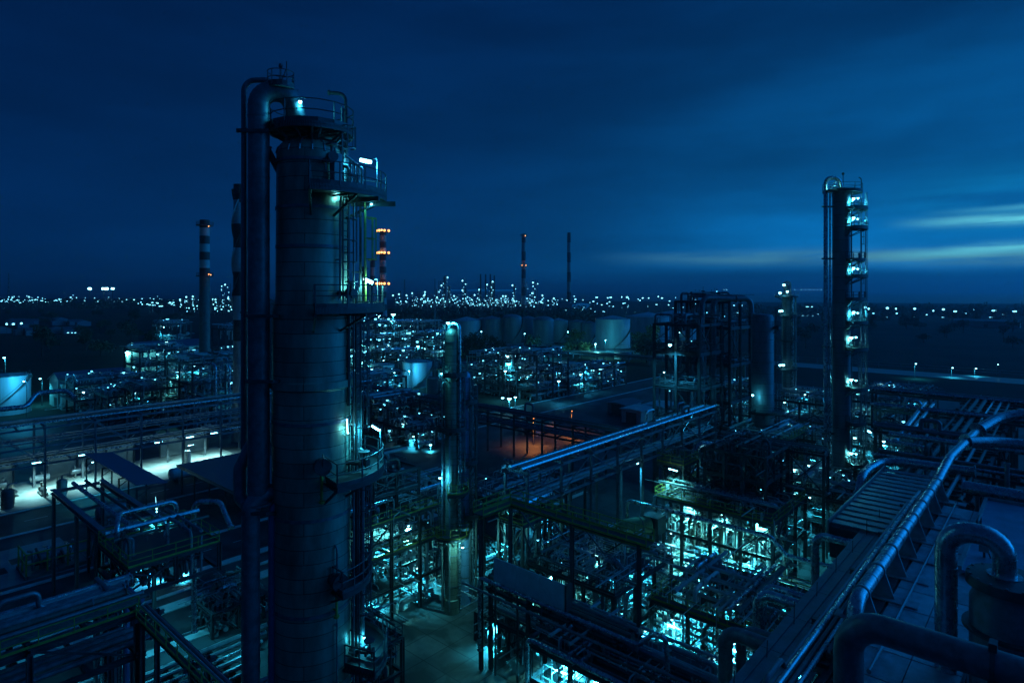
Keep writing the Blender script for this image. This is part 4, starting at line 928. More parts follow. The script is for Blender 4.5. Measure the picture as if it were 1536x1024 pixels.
# canopy
root = thing('canopy', 'long dark-blue sheet canopy roof reaching out from the lit floor', 'canopy', (34, 116, 0))
k = MB(); k.add([(31.8, 103, 7.2), (36.3, 103, 6.5), (36.3, 129.5, 6.5), (31.8, 129.5, 7.2), (31.8, 103, 7.35), (36.3, 103, 6.65), (36.3, 129.5, 6.65), (31.8, 129.5, 7.35)], [(0, 3, 2, 1), (4, 5, 6, 7), (0, 1, 5, 4), (1, 2, 6, 5), (2, 3, 7, 6), (3, 0, 4, 7)]); k.build('roof', ROOFB, root, smooth=False)
for v in (103.4, 111.5, 120, 129):
    for u in (32.1, 36): MB().ibeam((u, v, 0), (u, v, 6.45), .22).build('post', STEEL, root)
    k = MB(); k.beam((32.1, v, 6.4), (36, v, 6.2), .2); k.beam((32.1, v, 5.2), (34, v, 6.3), .1); k.build('rafter', STEEL, root)
bulb(root, (32.0, 125, 6.6), .16, 260, arm=(32.1, 125, 7.1))
root = thing('open_shed', 'wide open-sided shed with a grey corrugated flat roof beside the tall column', 'shed', (49, 106, 0))
k = MB(); k.box((43, 93, 5.0), (57, 117.5, 5.22)); k.build('roof', ROOFG, root)
for u in (43.5, 50, 56.5):
    for v in (93.5, 99.5, 105.5, 111.5, 117): MB().ibeam((u, v, 0), (u, v, 5), .2).build('post', STEEL, root)
k = MB(); k.box((42.95, 93, 4.7), (43.1, 117.5, 4.99)); k.box((43.1, 117.3, 4.7), (57, 117.45, 4.99)); k.build('eaves_beam', STEELB, root)
drum((47, 124.5, .02), 5, 1.1, 'pale long drum on the floor edge past the canopy', PALE, 'u', .7); drum((51.5, 122, .02), 3.4, .8, 'short dark drum beside the pale long drum past the canopy', ALUD, 'u', .6)
# front-left elevated rack and grating platform
r = rack('pipe_rack', 'elevated two-tier pipe rack with looped pipes ending above the road kerb', 'elevated rack by the kerb', 'u', -16, 16, 51.5, 58, [9.4, 12.4], 6.4, STEEL, (6, 8), 61, False, edge='road-side', rail=True, pr=(.13, .3), pw=.36)
for u in (-6, 1, 8): tubelamp(r, (u, 56, 8.8), (u+1.2, 56, 8.8), 800, None, .06)
for i in range(6): pipe([(15.2+.42*i, 58.6-.35*(i % 2), .1), (15.2+.42*i, 58.6-.35*(i % 2), 12.9-.3*i), (15.2+.42*i, 55, 12.9-.3*i)], .16+.04*(i % 3), (STEELB, ALU, mat('blue_pipe_paint', (.12, .2, .36)))[i % 3], f'{ORD[i]} downpipe of the bunch dropping at the end of the elevated rack', 'pipe', 'downpipe', 10, .5, group='downpipes at the elevated rack end')
pipe([(-9, 54.5, 12.6), (5, 54.5, 12.6), (5, 54.5, 14.4), (7.6, 54.5, 14.4), (7.6, 54.5, 12.6), (14, 54.5, 12.6)], .24, ALUD, 'thick blue-lit expansion loop pipe standing up from the elevated rack', 'pipe', 'loop_pipe', 12, .5, bands=3)
pipe([(-9, 56.2, 12.7), (8.6, 56.2, 12.7), (8.6, 56.2, 14.0), (11, 56.2, 14.0), (11, 56.2, 12.7), (15, 56.2, 12.7)], .18, STEELB, 'slimmer expansion loop pipe behind the thick loop on the elevated rack', 'pipe', 'loop_pipe', 12, .5, bands=3)
GP = unit('process_unit', 'square grating platform with yellow rails and bent pipes above the road', 17.5, 25, 58.5, 66.5, [10.6, 12.8], 2, 2, {1: FULL}, (1,), zb=10.2, npipe=32, seed=62, rm=YEL, pr=(.08, .17))
for u, v in ((17.8, 58.9), (18.2, 66)): MB().ibeam((u, v, 0), (u, v, 10.19), .4).build('post', STEELB, GP)
bulb(GP, U(235, 762, 62), .08, 800, arm=U(234, 762, 62)); tubelamp(GP, U(233, 745, 63), U(235, 768, 62.5), 140, None, .05)
pipe([(24, 66, 13), (24, 66, 15.2), (19, 66, 15.2), (18, 63, 15.2), (18, 63, 12.9)], .22, ALU, 'bright looping pipe above the square grating platform', 'pipe', 'loop_pipe', 12, .7)
pipe([(25.3, 65, 2), (25.3, 65, 15), (27, 63, 15), (27, 60.5, 13)], .24, ALU, 'bright bent pipe rising at the corner of the grating platform', 'pipe', 'loop_pipe', 12, .8)
# beam frame reaching back to the canopy
root = thing('pipe_bridge', 'blue-grey box-beam frame carrying pipes back from the grating platform', 'pipe bridge', (23, 78, 0))
for u in (19, 24): MB().ibeam((u, 67, 12.2), (u, 90, 12.2), .55).build('girder', STEELB, root)
for v in (72, 80, 89.6):
    MB().ibeam((19.3, v, 12.2), (23.7, v, 12.2), .35).build('cross_beam', STEELB, root)
    for u in (19, 24): MB().ibeam((u, v, 0), (u, v, 11.9), .35).build('post', STEEL, root)
b = MB(); b.tube([(21, 67, 12.7), (21, 90, 12.7)], .22, 8); b.build('pipe_run', ALU, root); b = MB(); b.tube([(22.3, 67, 12.7), (22.3, 90, 12.7)], .16, 8); b.build('pipe_run', RUST, root)
drum((25.8, 92, 6), 3.0, .9, 'dark drum with bright flank at the canopy mouth', ALUD, 'u', .8); unit('process_unit', 'slender frame holding the dark drum at the canopy mouth', 23.5, 28.2, 90.5, 93.5, [5.95], 2, 1, {0: FULL}, (0,), npipe=14, seed=63, lamps=[((27.5, 90.3, 4.2), .1, 220)])
# things on the left yard
vessel((9.2, 106, .05), 2.6, 1.25, 'olive-yellow round tank inside a yellow hoop rail on the left yard', YEL, .3); pipe([(10, 103.5, .1), (10, 103.5, 4.2), (12.5, 103.5, 4.2), (12.5, 103.5, .1)], .09, YEL, 'yellow hoop rail beside the olive round tank', 'guard rail', 'hoop_rail', 8, .4)
root = thing('pump_skid', 'yellow-framed machine skid with rounded motor on the concrete pad', 'machine skid', (21, 99, 0)); b = MB(); b.box((17.5, 96.5, .03), (24.5, 101.5, .45)); b.build('plinth', CONC, root)
b = MB(); b.rail([(17.7, 101.2, .45), (17.7, 96.8, .45), (24.2, 96.8, .45)], 2.6, 2.2, .08, False); b.build('frame', YEL, root)
for k in range(7): b = MB(); rr = random.Random(k); b.tube([(18.6+k*.8, 98, .5), (18.6+k*.8, 98, 1.5+rr.random()*1.6), (18.6+k*.8, 100.5, 1.5+rr.random())], .16, 8, .4); b.ring((18.6+k*.8, 98, 1.3), (0, 0, 1), .34, .12, 10); b.build('pipe_run', (STEELB, RUST, ALU)[k % 3], root)
b = MB(); b.tube([(19, 99.4, 1.3), (22, 99.4, 1.3)], .75, 16); b.build('motor', STEELB, root)
R = unit('process_unit', 'low dim frame with one bright floodlight behind the grating platform', 26, 32, 86, 92, [4.5], 2, 2, {0: [(0, .5, 0, 1)]}, (0,), npipe=20, seed=64, lamps=[((28.2, 87.6, 3.4), .3, 900)])
R = unit('process_unit', 'pump stand lit by a tilted fluorescent lamp at the kerb under the grating platform', 27.5, 33, 66, 71, [2.6], 2, 2, {}, (), npipe=40, seed=65, pr=(.08, .22)); tubelamp(R, U(271, 848, 78), U(281, 857, 78), 420, (U(284, 862, 78)[0], U(284, 862, 78)[1], .1), .1); bulb(R, U(233, 861, 77), .12, 300, arm=(30, 70, 2.6))
for i in range(6): pipe([(-20, 56.5+i*1.25, .9), (27+i, 56.5+i*1.25, .9)], .14+.05*(i % 3), (ALU, STEELB, ALUD)[i % 3], f'{ORD[i]} ground-level pipe from the kerb, lying on sleepers under the elevated rack', 'pipe', 'sleeper_pipe', 8, bands=4, group='ground pipes under the elevated rack')
for i in range(12):
    k = MB(); k.box((-18+i*4, 55.8, .01), (-17.6+i*4, 63.6, .72)); structure(k.build('pipe_sleeper', CONC, None, (-18+i*4, 55.8, 0)))
rack('pipe_rack', 'single-tier low pipe rack between the elevated rack and the tall column', 'low rack by the tall column', 'u', 8, 34, 44.5, 49, [4.4], 6.5, STEELB, (6,), 66, False, edge='kerb-side', pr=(.09, .22))
rack('pipe_bridge', 'narrow railed pipe bridge running from the elevated rack end toward the viewer', 'narrow railed bridge', 'v', 24, 51, 16.2, 17.2, [12.0], 9, STEEL, (2,), 67, False, edge='column-side', rail=True, pr=(.08, .2))
root = thing('ladder_post', 'yellow striped ladder post standing by the low rack', 'ladder', (27, 52, 0)); MB().ladder((27, 52, 0), 9, radians(200), True, r=.035).build('ladder', YEL, root); MB().ibeam((27.3, 52.2, 0), (27.3, 52.2, 9), .2).build('post', STEEL, root)
street_lamp((29.5, 60.5, 0), 6, 'slim lamp post with small glowing globe beside the sleeper pipes', 160, .09)


# ------------------------------------------------------------------ close right: roof deck, duct, cooler, big pipes
root = thing('cooler_deck', 'blue-lit roof deck of sheet tiles beside the long saddle-mounted duct', 'roof deck', (45, 5, 18))
for i in range(15):
    for j in range(2):
        k = MB(); u0 = 20+i*2.5+.02; v0 = 3.3+j*1.85+.02; dz = .02*((i*7+j*3) % 3); k.box((u0, v0, 19.5), (u0+2.46, v0+1.81, 19.58+dz)); k.build('roof_tile', (DECKT, DECKT, DECKU)[(i*5+j*3) % 7 % 3], root)
k = MB(); k.box((19, 3.2, 18.9), (58, 7.1, 19.48)); k.build('deck_frame', STEEL, root)
for u in (24, 33, 42, 51, 57):
    for v in (3.6, 6.8): MB().ibeam((u, v, 0), (u, v, 18.9), .4).build('post', STEEL, root)
DU = [(28.5, 7.6, 21), (62, 7.6, 21), (68, 6.9, 22.3), (80, 5.2, 23.6), (98, 3.0, 24)]
DU = [(33.2, 7.6, 18.4), (33.2, 7.6, 21), (59, 7.6, 21), (63.5, 7.3, 22.0), (78, 6.2, 22.6)]
root = thing('long_duct', 'long round jacketed duct running away on triangular saddles along the roof deck', 'duct', (45, 7.6, 18.6))
b = MB(); b.tube(DU, .35, 24, 1.1); b.build('duct_shell', ALU, root)
for i in range(15):
    u = 34.8+i*1.7; k = MB(); k.ring((u, 7.6, 21), (1, 0, 0), .362, .07, 24); k.build('jacket_band', ALUD, root)
for i in range(8):
    u = 34.7+i*3.4; k = MB()
    k.add([(u-.05, 6.75, 19.6), (u-.05, 8.5, 19.6), (u-.05, 7.98, 20.95), (u-.05, 7.22, 20.95), (u+.05, 6.75, 19.6), (u+.05, 8.5, 19.6), (u+.05, 7.98, 20.95), (u+.05, 7.22, 20.95)], [(0, 3, 2, 1), (4, 5, 6, 7), (0, 1, 5, 4), (1, 2, 6, 5), (2, 3, 7, 6), (3, 0, 4, 7)])
    k.box((u-.4, 5.7, 19.61), (u+.4, 8.9, 19.69)); k.ring((u, 7.6, 21), (1, 0, 0), .4, .14, 24); k.build('saddle', DECKU, root)
k = MB(); k.box((32.8, 7.12, 19.3), (60, 8.3, 19.6)); k.build('duct_beam', STEEL, root)
# dark gutter strip with small pipes next to the duct
rack('pipe_rack', 'dark pipe gutter between the long duct and the cable tray', 'gutter beside the long duct', 'u', 20, 60, 8.4, 9.8, [18.4], 8, STEEL, (3,), 71, False, edge='duct-side', pr=(.1, .2))
pipe([(21, 8.75, 20.0), (59, 8.75, 20.0)], .13, ALU, 'slim bright pipe running alongside the long duct, tray side', 'pipe', 'long_pipe', 10, bands=3)
pipe([(21, 9.15, 19.7), (56, 9.15, 19.7), (57, 9.15, 18), (57, 9.15, 14)], .1, ALUD, 'slimmer dark pipe outside the slim bright pipe of the long duct', 'pipe', 'long_pipe', 8)
# cable tray
root = thing('cable_tray', 'wide flat-covered cable tray running away beside the roof deck', 'cable tray', (42, 10.8, 17.8))
for i in range(10):
    u0 = 20+i*4; k = MB(); k.box((u0+.02, 10.0, 17.75), (u0+3.98, 11.6, 18.0)); k.box((u0+.02, 10.5, 18.002), (u0+3.98, 10.56, 18.06)); k.box((u0+.02, 11.1, 18.002), (u0+3.98, 11.16, 18.06)); k.build('tray_cover', PANEL if i < 0 else mat('tray_sheet', (.17, .19, .22), .5, .4, .3, 1), root)
for i in range(7): k = MB(); u = 22+i*6; k.ibeam((u, 10.8, 0), (u, 10.8, 17.3), .36); k.beam((u, 9.9, 17.5), (u, 11.7, 17.5), .3, .4); k.build('post', STEEL, root)
for i in range(9): k = MB(); u = 23+i*4.1; k.beam((u, 11.0, 18.0), (u+.1, 11.0, 19.2 if i % 2 else 18.8), .04); k.build('conduit', STEEL, root)
# louvred fin-fan cooler
root = thing('air_cooler', 'large louvred air cooler box with rows of slanted blades below the lit column', 'air cooler', (62, 11.2, 16))
k = MB(); k.box((52, 9.2, 15.6), (72, 13.6, 17.0)); k.box((52, 9.2, 17.0), (52.15, 13.6, 17.9)); k.build('casing', mat('cooler_casing', (.06, .065, .075), .6, .3, .3), root)
for i in range(15):
    u = 52.3+i*1.32; k = MB(); k.add([(u, 9.25, 18.12), (u, 13.55, 18.12), (u+.78, 13.55, 18.14), (u+.78, 9.25, 18.14), (u, 9.25, 18.18), (u, 13.55, 18.18), (u+.78, 13.55, 18.2), (u+.78, 9.25, 18.2)], [(0, 1, 2, 3), (7, 6, 5, 4), (0, 4, 5, 1), (1, 5, 6, 2), (2, 6, 7, 3), (3, 7, 4, 0)]); k.build('louvre_blade', LOUV, root)
k = MB(); k.box((51.9, 9.05, 16.9), (72.1, 9.2, 18.4)); k.box((51.9, 13.6, 16.9), (72.1, 13.75, 18.4)); k.build('side_rail', STEELB, root)
for u in (53, 62, 71):
    for v in (9.6, 13.2): MB().ibeam((u, v, 0), (u, v, 15.6), .35).build('post', STEEL, root)
pipe([(65.5, 14.6, 16.4), (66.5, 14.6, 18.3), (70, 14.6, 18.3), (73.2, 14.0, 18.6), (73.2, 6.4, 18.9)], .42, ALU, 'jacketed header pipe wrapping the back corner of the louvred cooler', 'pipe', 'header_pipe', 16, 2.2, bands=3)
# right side pipes joining the duct
pipe([(61, 6.2, 20.4), (61, 1.5, 20.4), (61, .2, 19.2), (61, .2, 14)], .5, ALU, 'thick pipe branching off the long duct and bending down beside the roof deck', 'pipe', 'branch_duct', 18, 2.0, bands=2.2)
pipe([(75, 6.4, 22.5), (80, 4.4, 23.7), (81, -4, 24.6), (81, -24, 23.4)], .5, ALU, 'upper of two curved ducts sweeping off toward the sea', 'duct', 'curved_duct', 16, 5, bands=3)
pipe([(70, 6.9, 22.2), (73.4, 4.2, 22.0), (74, -4, 21.8), (74, -24, 21)], .5, ALU, 'lower of two curved ducts sweeping off toward the sea', 'duct', 'curved_duct', 16, 4, bands=3)
for (u, v, z, lab) in ((60.6, 5.2, 20, 'pale pipe post standing on the roof deck near the duct branch'), (64.6, 3.6, 22, 'tall pale post between the curved ducts and roof deck'), (50, 3.0, 20.6, 'slim pale post at the sheet roof corner')):
    k = MB(); k.tube([(u, v, 0), (u, v, z)], .16, 10); k.ring((u, v, z-.05), (0, 0, 1), .24, .1, 12); tag(k.build('support_post', STEELB, None, (u, v, 0)), lab, 'post')
pipe([(53, 4.4, 19.6), (53, 4.4, 20.7), (51.2, 4.4, 20.7), (51.2, 4.4, 19.6)], .1, STEEL, 'small dark hoop pipe standing on the roof deck by the pale posts', 'pipe', 'hoop_pipe', 10, .35)
root = thing('junction_box', 'grey electrical box on a stub post at the roof deck edge', 'electrical box', (47, 3.7, 19.6)); k = MB(); k.beam((47, 3.7, 19.6), (47, 3.7, 20.3), .12); k.build('post', STEEL, root); k = MB(); k.box((46.8, 3.45, 20.3), (47.2, 3.95, 21.0)); k.build('casing', STEELP, root); k = MB(); k.tube([(47, 3.5, 20.3), (47, 3.3, 19.72), (45, 3.3, 19.72), (38, 3.5, 19.72)], .04, 6, .2); k.build('cable', BLACK, root)
pipe([(58.5, 6.3, 19.75), (30, 6.3, 19.75)], .07, STEELB, 'thin conduit lying along the roof deck beside the saddle feet', 'conduit', 'conduit', 8, bands=2)
# sheet roof at the edge
root = thing('flat_roof', 'blue corrugated flat roof with a pale rim beside the arched pipe', 'roof', (52, 0, 19))
k = MB(); k.box((44, -12, 19.8), (60, 4.5, 19.95)); k.build('sheet', mat('corrugated_blue', (.34, .44, .58), .45, .3, .25, .8, .3, grid=('X', 3.2, .45)), root, smooth=False)
k = MB(); k.box((60.0, -12, 19.75), (60.25, 4.6, 20.15)); k.box((44, 4.5, 19.75), (60, 4.7, 20.15)); k.build('rim', STEELP, root)
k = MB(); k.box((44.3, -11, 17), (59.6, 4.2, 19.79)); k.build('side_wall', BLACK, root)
for u in (45, 59.2):
    for v in (-10, 3.8): MB().ibeam((u, v, 0), (u, v, 17), .4).build('post', STEEL, root)
# arched pipe and its vessel
pipe([(32.7, 3.9, 6), (32.7, 3.9, 25.75), (32.7, 1.9, 25.75), (32.7, 1.9, 24.2)], .42, ALU, 'big segmented gooseneck pipe arching onto the dark vessel at the edge', 'pipe', 'gooseneck_pipe', 26, .98, bands=.85)
p = (32.7, 1.75, 6)
root = thing('dark_vessel', 'big dark round vessel with flanged lid under the segmented gooseneck pipe', 'vessel', p)
b = MB(); b.lathe([(1.35, 6), (1.35, 23.2), (1.2, 23.5), (1.2, 23.8)], p, 40); b.build('shell', ALUD, root)
b = MB(); b.lathe([(.44, 23.81), (1.48, 23.81), (1.48, 24.05), (1.44, 24.2), (.5, 24.28), (.44, 24.28)], p, 40); b.build('lid', STEEL, root)
for i in range(16): a = i*pi/8; k = MB(); k.ring((p[0]+1.36*cos(a), p[1]+1.36*sin(a), 24.2), (0, 0, 1), .06, .1, 6); k.build('bolt', STEELB, root)
b = MB(); b.lathe([(1.35, 22.0), (1.6, 22.0), (1.6, 22.12), (1.35, 22.12)], p, 40); b.build('stiffener_ring', STEEL, root)
# nearest bent pipe
pipe([(23.3, 5.5, 4), (23.3, 5.5, 24.9), (23.3, -4, 24.9)], .46, ALUD, 'nearest thick dark pipe rising and bending level across the bottom corner', 'pipe', 'bent_pipe', 28, 1.0)
for v in (1.62,): k = MB(); k.lathe; b = MB(); b.ring((23.3, v, 24.9), (0, 1, 0), .5, .12, 28); b.box((23.1, v-.1, 25.36), (23.5, v+.1, 25.6)); b.beam((23.3, v, 24.44), (23.3, v, 18), .25); tag(b.build('pipe_hanger', STEEL, None, (23.3, v, 18)), 'clamp ring and strut holding the nearest bent pipe', 'pipe bracket')
for v in (4.1, -1.5): pass
# hoop pipes diving under the cable tray
for i, (u, z, r, l, m) in enumerate(((51.5, 17.2, .3, 'bright pipe hooking over the tray far end and dropping down', ALU), (40.5, 16.6, .36, 'blue-lit pipe bundle hooking over the middle of the cable tray', ALU), (36, 15.9, .42, 'dark thick pipe hooking over the cable tray, nearest of three', ALUD))):
    pipe([(u, 9.0, z), (u, 14.5+.3*i, z), (u, 14.5+.3*i, 4)], r, m, l, 'pipe', 'hook_pipe', 14, .9, bands=2)
    if i == 1: pipe([(u+1.0, 9.0, z+.1), (u+1.0, 14.9, z+.1), (u+1.0, 14.9, 4)], .26, ALU, 'slimmer partner of the blue-lit hooking pipe beyond the tray', 'pipe', 'hook_pipe', 12, .9)
    if i == 2: pipe([(u+1.1, 9.0, z-.1), (u+1.1, 14.6, z-.1), (u+1.1, 14.6, 4)], .3, ALUD, 'dark partner of the nearest hooking pipe beyond the tray', 'pipe', 'hook_pipe', 12, .9)
unit('process_unit', 'dark dense pipe frame in the gap under the cable tray', 26, 50, 8.4, 14, [6, 12], 5, 2, {}, (), npipe=60, seed=72, lamps=[((33, 12, 11), .1, 700), ((45, 12.5, 11), .1, 900), ((39, 12.5, 5), .1, 600)])

# ------------------------------------------------------------------ right middle: racks and lit clutter
rack('pipe_rack', 'high grid-like pipe rack running away behind the louvred cooler', 'high rack behind the cooler', 'u', 76, 152, 7, 14.5, [11, 15], 8.5, STEEL, (5, 6), 81, False, edge='sea-side', pr=(.14, .34), pw=.4)
for i, (u, z, lab) in enumerate(((86, 15.8, 'nearest cross rack'), (104, 15.8, 'second cross rack'), (124, 15.6, 'third cross rack'), (146, 15.4, 'farthest cross rack'))):
    rack('pipe_rack', ('nearest', 'second', 'third', 'farthest')[i]+' of four cross racks stretching seaward over the high rack', lab, 'v', -62, (17, 21, 25, 30)[i], u, u+3.4, [z], 9, STEEL, (3,), 82+i, False, edge='far', pr=(.14, .34), pw=.4)
pipe([G(1342, 664, 15.6), G(1388, 604, 15.6)], .38, ALU, 'bright slanting pipe lying along the landward edge of the high rack', 'pipe', 'edge_pipe', 12, bands=4)
pipe([G(1357, 660, 15.6), G(1400, 606, 15.6)], .3, ALU, 'second bright pipe outside the slanting pipe of the high rack', 'pipe', 'edge_pipe', 12, bands=4)
pipe([G(1330, 662, 16.2), G(1378, 670, 16.2), G(1386, 672, 16.2), G(1386, 672, 16.2)[:2]+(12,)], .34, ALU, 'bright pipe with a bent end above the louvred cooler', 'pipe', 'edge_pipe', 12, .9, bands=4)
pipe([(92, 17, 17.6), (92, -8, 17.6)], .34, ALU, 'level bright pipe crossing the high rack toward the curved ducts', 'pipe', 'edge_pipe', 12, bands=4)
pipe([(70, 1, 18.5), (70, -30, 18.5)], .3, ALU, 'level pipe below the curved ducts near the sheet roof', 'pipe', 'edge_pipe', 12, bands=4)
for i, (px, d, w, lv, nl, lab) in enumerate((
    (1212, 150, 13, [5, 10], 6, 'lit low pipe frame between the thin column and lamp-lit column'),
    (1205, 118, 11, [4.5, 9], 5, 'lit pipe frame in front of the thin lit column'),
    (1214, 92, 9, [4, 8], 4, 'lit valve frame at the landward foot of the lamp-lit column'),
    (1308, 112, 12, [5, 9], 5, 'lit pipe frame on the sea side of the lamp-lit column'),
    (1318, 150, 14, [5, 10], 6, 'lit pipe frame far behind the lamp-lit column'),
    (1352, 185, 16, [6], 5, 'low lit pipe manifold below the street lamps'),
    (1100, 165, 15, [5, 11], 6, 'lit pipe frame glimpsed past the wide dark column'),
    (1295, 84, 7, [4, 8], 4, 'lit pipe frame at the seaward foot of the lamp-lit column'))):
    q = D(px, d); rnd = random.Random(900+i); h = w/2
    L = [((q[0]+rnd.uniform(-h, h)*.9, q[1]+rnd.uniform(-h, h)*.9, rnd.choice(lv)-.8+rnd.choice((0, 2))), .0021*d, 420 if k < 3 else 0) for k in range(nl)]
    unit('process_unit', lab, q[0]-h, q[0]+h, q[1]-h, q[1]+h, lv, 2, 2, {0: [(0, .6, 0, .8)]}, (len(lv)-1,), npipe=55, seed=910+i, pr=(.1, .28), lamps=L, pw=.35, fine=200, glim=12, fr=1.8)
k = D(1290, 110); tubelamp(bpy.data.objects[-1].parent if False else RC, U(1302, 646, 100), U(1307, 648, 100), 250, (U(1308, 665, 100)[0], U(1308, 665, 100)[1], 8), .12)
for i, (px, py, l) in enumerate(((1372, 545, 'nearest'), (1427, 551, 'second'), (1462, 552, 'third'), (1495, 546, 'fourth'), (1260, 548, 'half-hidden'))):
    d = 255+i*4; street_lamp(D(px, d), CAMZ-(py-HY)/F*d, f'{l} slim street lamp of the row along the pale coastal road', 0 if i > 2 else 500, .32 if i != 3 else .2, 'street lamps on the coastal road', .8)
k = MB(); k.rail([(334, -150, 0), (334, 300, 0)], 2.4, 9, .09, False); tag(k.build('fence', STEELB, None, (334, -150, 0)), 'long post and rail fence behind the pale coastal road', 'fence')
# small white huts right of the bridge
gable('site_hut', 'nearer white flat hut beside the open steel tower', *[x for q in [D(958, 172)] for x in (q[0]-4, q[0]+3, q[1]-3, q[1]+3)], 3.6, .25, 'u', PALE, PALE)
gable('site_hut', 'second white flat hut behind the nearer white hut', *[x for q in [D(990, 178)] for x in (q[0]-4, q[0]+4, q[1]-3, q[1]+3)], 3.6, .25, 'u', PALE, PALE)
gable('site_hut', 'dark low hut next to the two white huts', *[x for q in [D(938, 185)] for x in (q[0]-5, q[0]+4, q[1]-3, q[1]+3)], 3, .4, 'u', STEELB, ROOFG)

# ------------------------------------------------------------------ left middle
q = D(9, 184); TL = tank(q, 5.9, 11, 'pale blue storage tank at the edge, lit by a wall lamp', TANK, None, .12)
street_lamp(D(40, 178), 10.2, 'lamp post shining on the flank of the pale blue tank', 2200, .3, arm=.8, dirn=ang(180), wall=True); street_lamp(D(8, 215), 13, 'far lamp post behind the pale blue tank', 300, .4, arm=.5)
gable('warehouse', 'gabled warehouse with a dark blue roof and pale lined end wall', 50, 68, 226, 241, 8, 2.6, 'u', WALL, ROOFB, windows=3)
street_lamp(D(63, 196), 8.5, 'lamp post between warehouse and pale blue tank', 700, .3, arm=.8)
gable('factory_building', 'pale factory building with a low blue roof, lit along its yard side', 88, 114, 278, 296, 12.5, 2.2, 'u', WALL, ROOFB, windows=4)
gable('open_store', 'small blue-roofed lit store beyond the warehouse', *[x for q in [D(155, 235)] for x in (q[0]-8, q[0]+8, q[1]-5, q[1]+5)], 5, 1.2, 'u', PALE, ROOFB)
for i, (px, d, w, lv, nl, npp, lab) in enumerate((
    (150, 190, 17, [4.5, 9], 8, 75, 'lit pump frame in front of the dark-roofed warehouse'),
    (190, 172, 12, [4, 8], 5, 60, 'lit low frame with jumbled pipes next to the lit pump frame'),
    (235, 225, 16, [5, 10, 15], 8, 75, 'lit steel frame against the pale factory building'),
    (258, 285, 12, [7, 14, 21], 9, 50, 'lit stair tower frame behind the pale factory building'),
    (228, 170, 13, [5, 10], 3, 70, 'dark pipe frame between warehouse and striped chimney'),
    (318, 172, 17, [6, 12, 17], 4, 75, 'dark tall pipe frame at the foot of the striped chimney'),
    (352, 200, 10, [8, 16, 24], 5, 45, 'dark tower frame with a lit window bay beside the tall column'),
    (280, 245, 16, [6, 11], 6, 60, 'lit low frame behind the striped chimney'))):
    q = D(px, d); rnd = random.Random(700+i); h = w/2
    L = [((q[0]+rnd.uniform(-h, h)*.95, q[1]+rnd.uniform(-h, h)*.95, rnd.choice(lv)+rnd.choice((-1.2, 1.8))), .0019*d*rnd.uniform(.7, 1.2), 650 if k < 3 else 0) for k in range(nl)]
    unit('process_unit', lab, q[0]-h, q[0]+h, q[1]-h, q[1]+h, lv, 2, 2, {0: FULL, 1: [(0, .6, 0, 1)]}, (0, len(lv)-1), npipe=npp, seed=710+i, pr=(.12, .34), lamps=L, pw=.4, fine=160, glim=10, fr=2.2)
for i, (px, d, y0, y1, r, l) in enumerate(((323, 160, 640, 546, .42, 'thick bright upright pipe with a side arm near the striped chimney'), (344, 158, 645, 545, .3, 'bright hooked upright pipe nearest the tall column'), (293, 165, 645, 560, .25, 'slim grey upright pipe left of the thick bright one'))):
    pipe([U(px, y0, d), U(px, y1, d), U(px-(14 if i else 22), y1, d+3), U(px-(14 if i else 22), y1+30, d+3)], r, ALU, l, 'pipe', 'upright_pipe', 10, 1.2, bands=5)
pipe([D(-60, 135, 9.4), D(40, 143, 9.4), D(55, 146, 12), D(100, 150, 12), D(112, 150, 10.2)], .55, ALU, 'pale kinked duct passing in front of the lit blue tank', 'duct', 'kinked_duct', 12, 2, bands=3)
chimney(D(307, 218), mz(330, 218), 1.75, 'tall chimney with black and white bands on its upper third, beside the tall column', 0, (mz(412, 218)-.5, mz(338, 218)), m=mat('banded_paint_near', (.14, .13, .12), .6, 0, .3, .6, 0, stripes=(mz(330, 218), 5.6, mz(414, 218))))
r = [o for o in bpy.data.objects if o.get('category') == 'chimney'][-1]
for x, y in ((313, 411), (316, 412), (313, 339)): bulb(r, U(x, y, 215), .22, 0, m=AMB, arm=U(x-2, y-1, 216.5))
chimney(D(359.5, 150), mz(277, 150), 1.5, 'chimney with spiral fins and patched bands half hidden behind the tall column', 0, (), m=mat('banded_paint_spiral', (.3, .3, .29), .6, 0, .3, .6, 0, stripes=(mz(277, 150)+2, 11.5, 24)), spiral=True)
tree1 = make_tree('shaggy olive tree beside the open-sided shed', 5, 2.4, 5, .7); del tree1['group']; place(tree1, D(363, 104)); tree1['category'] = 'tree'

for i, (px, d) in enumerate(((282, 170), (300, 158), (313, 175), (334, 166), (352, 162), (270, 178), (246, 168))):
    pipe([D(px, d, 3), U(px, 585+(i*13) % 40, d), U(px+(-1)**i*9, 585+(i*13) % 40, d+2), D(px+(-1)**i*9, d+2, 5)], .16+.04*(i % 3), (STEELB, ALU, STEELP)[i % 3], f'{ORD[i]} of seven thin upright pipes crowding the striped chimney foot', 'pipe', 'upright_pipe', 8, .8, group='upright pipes at the chimney foot')
for px, py, d, E, l in ((189, 528, 262, 3500, 'floodlight post shining on the pale factory end wall'), (226, 536, 246, 3000, 'floodlight post shining on the long factory wall'), (272, 522, 262, 1800, 'floodlight post at the far end of the factory wall'), (122, 575, 205, 1500, 'floodlight post on the yard side of the warehouse')): street_lamp(D(px, d), mz(py, d), l, E, .45, arm=.6, wall=True)
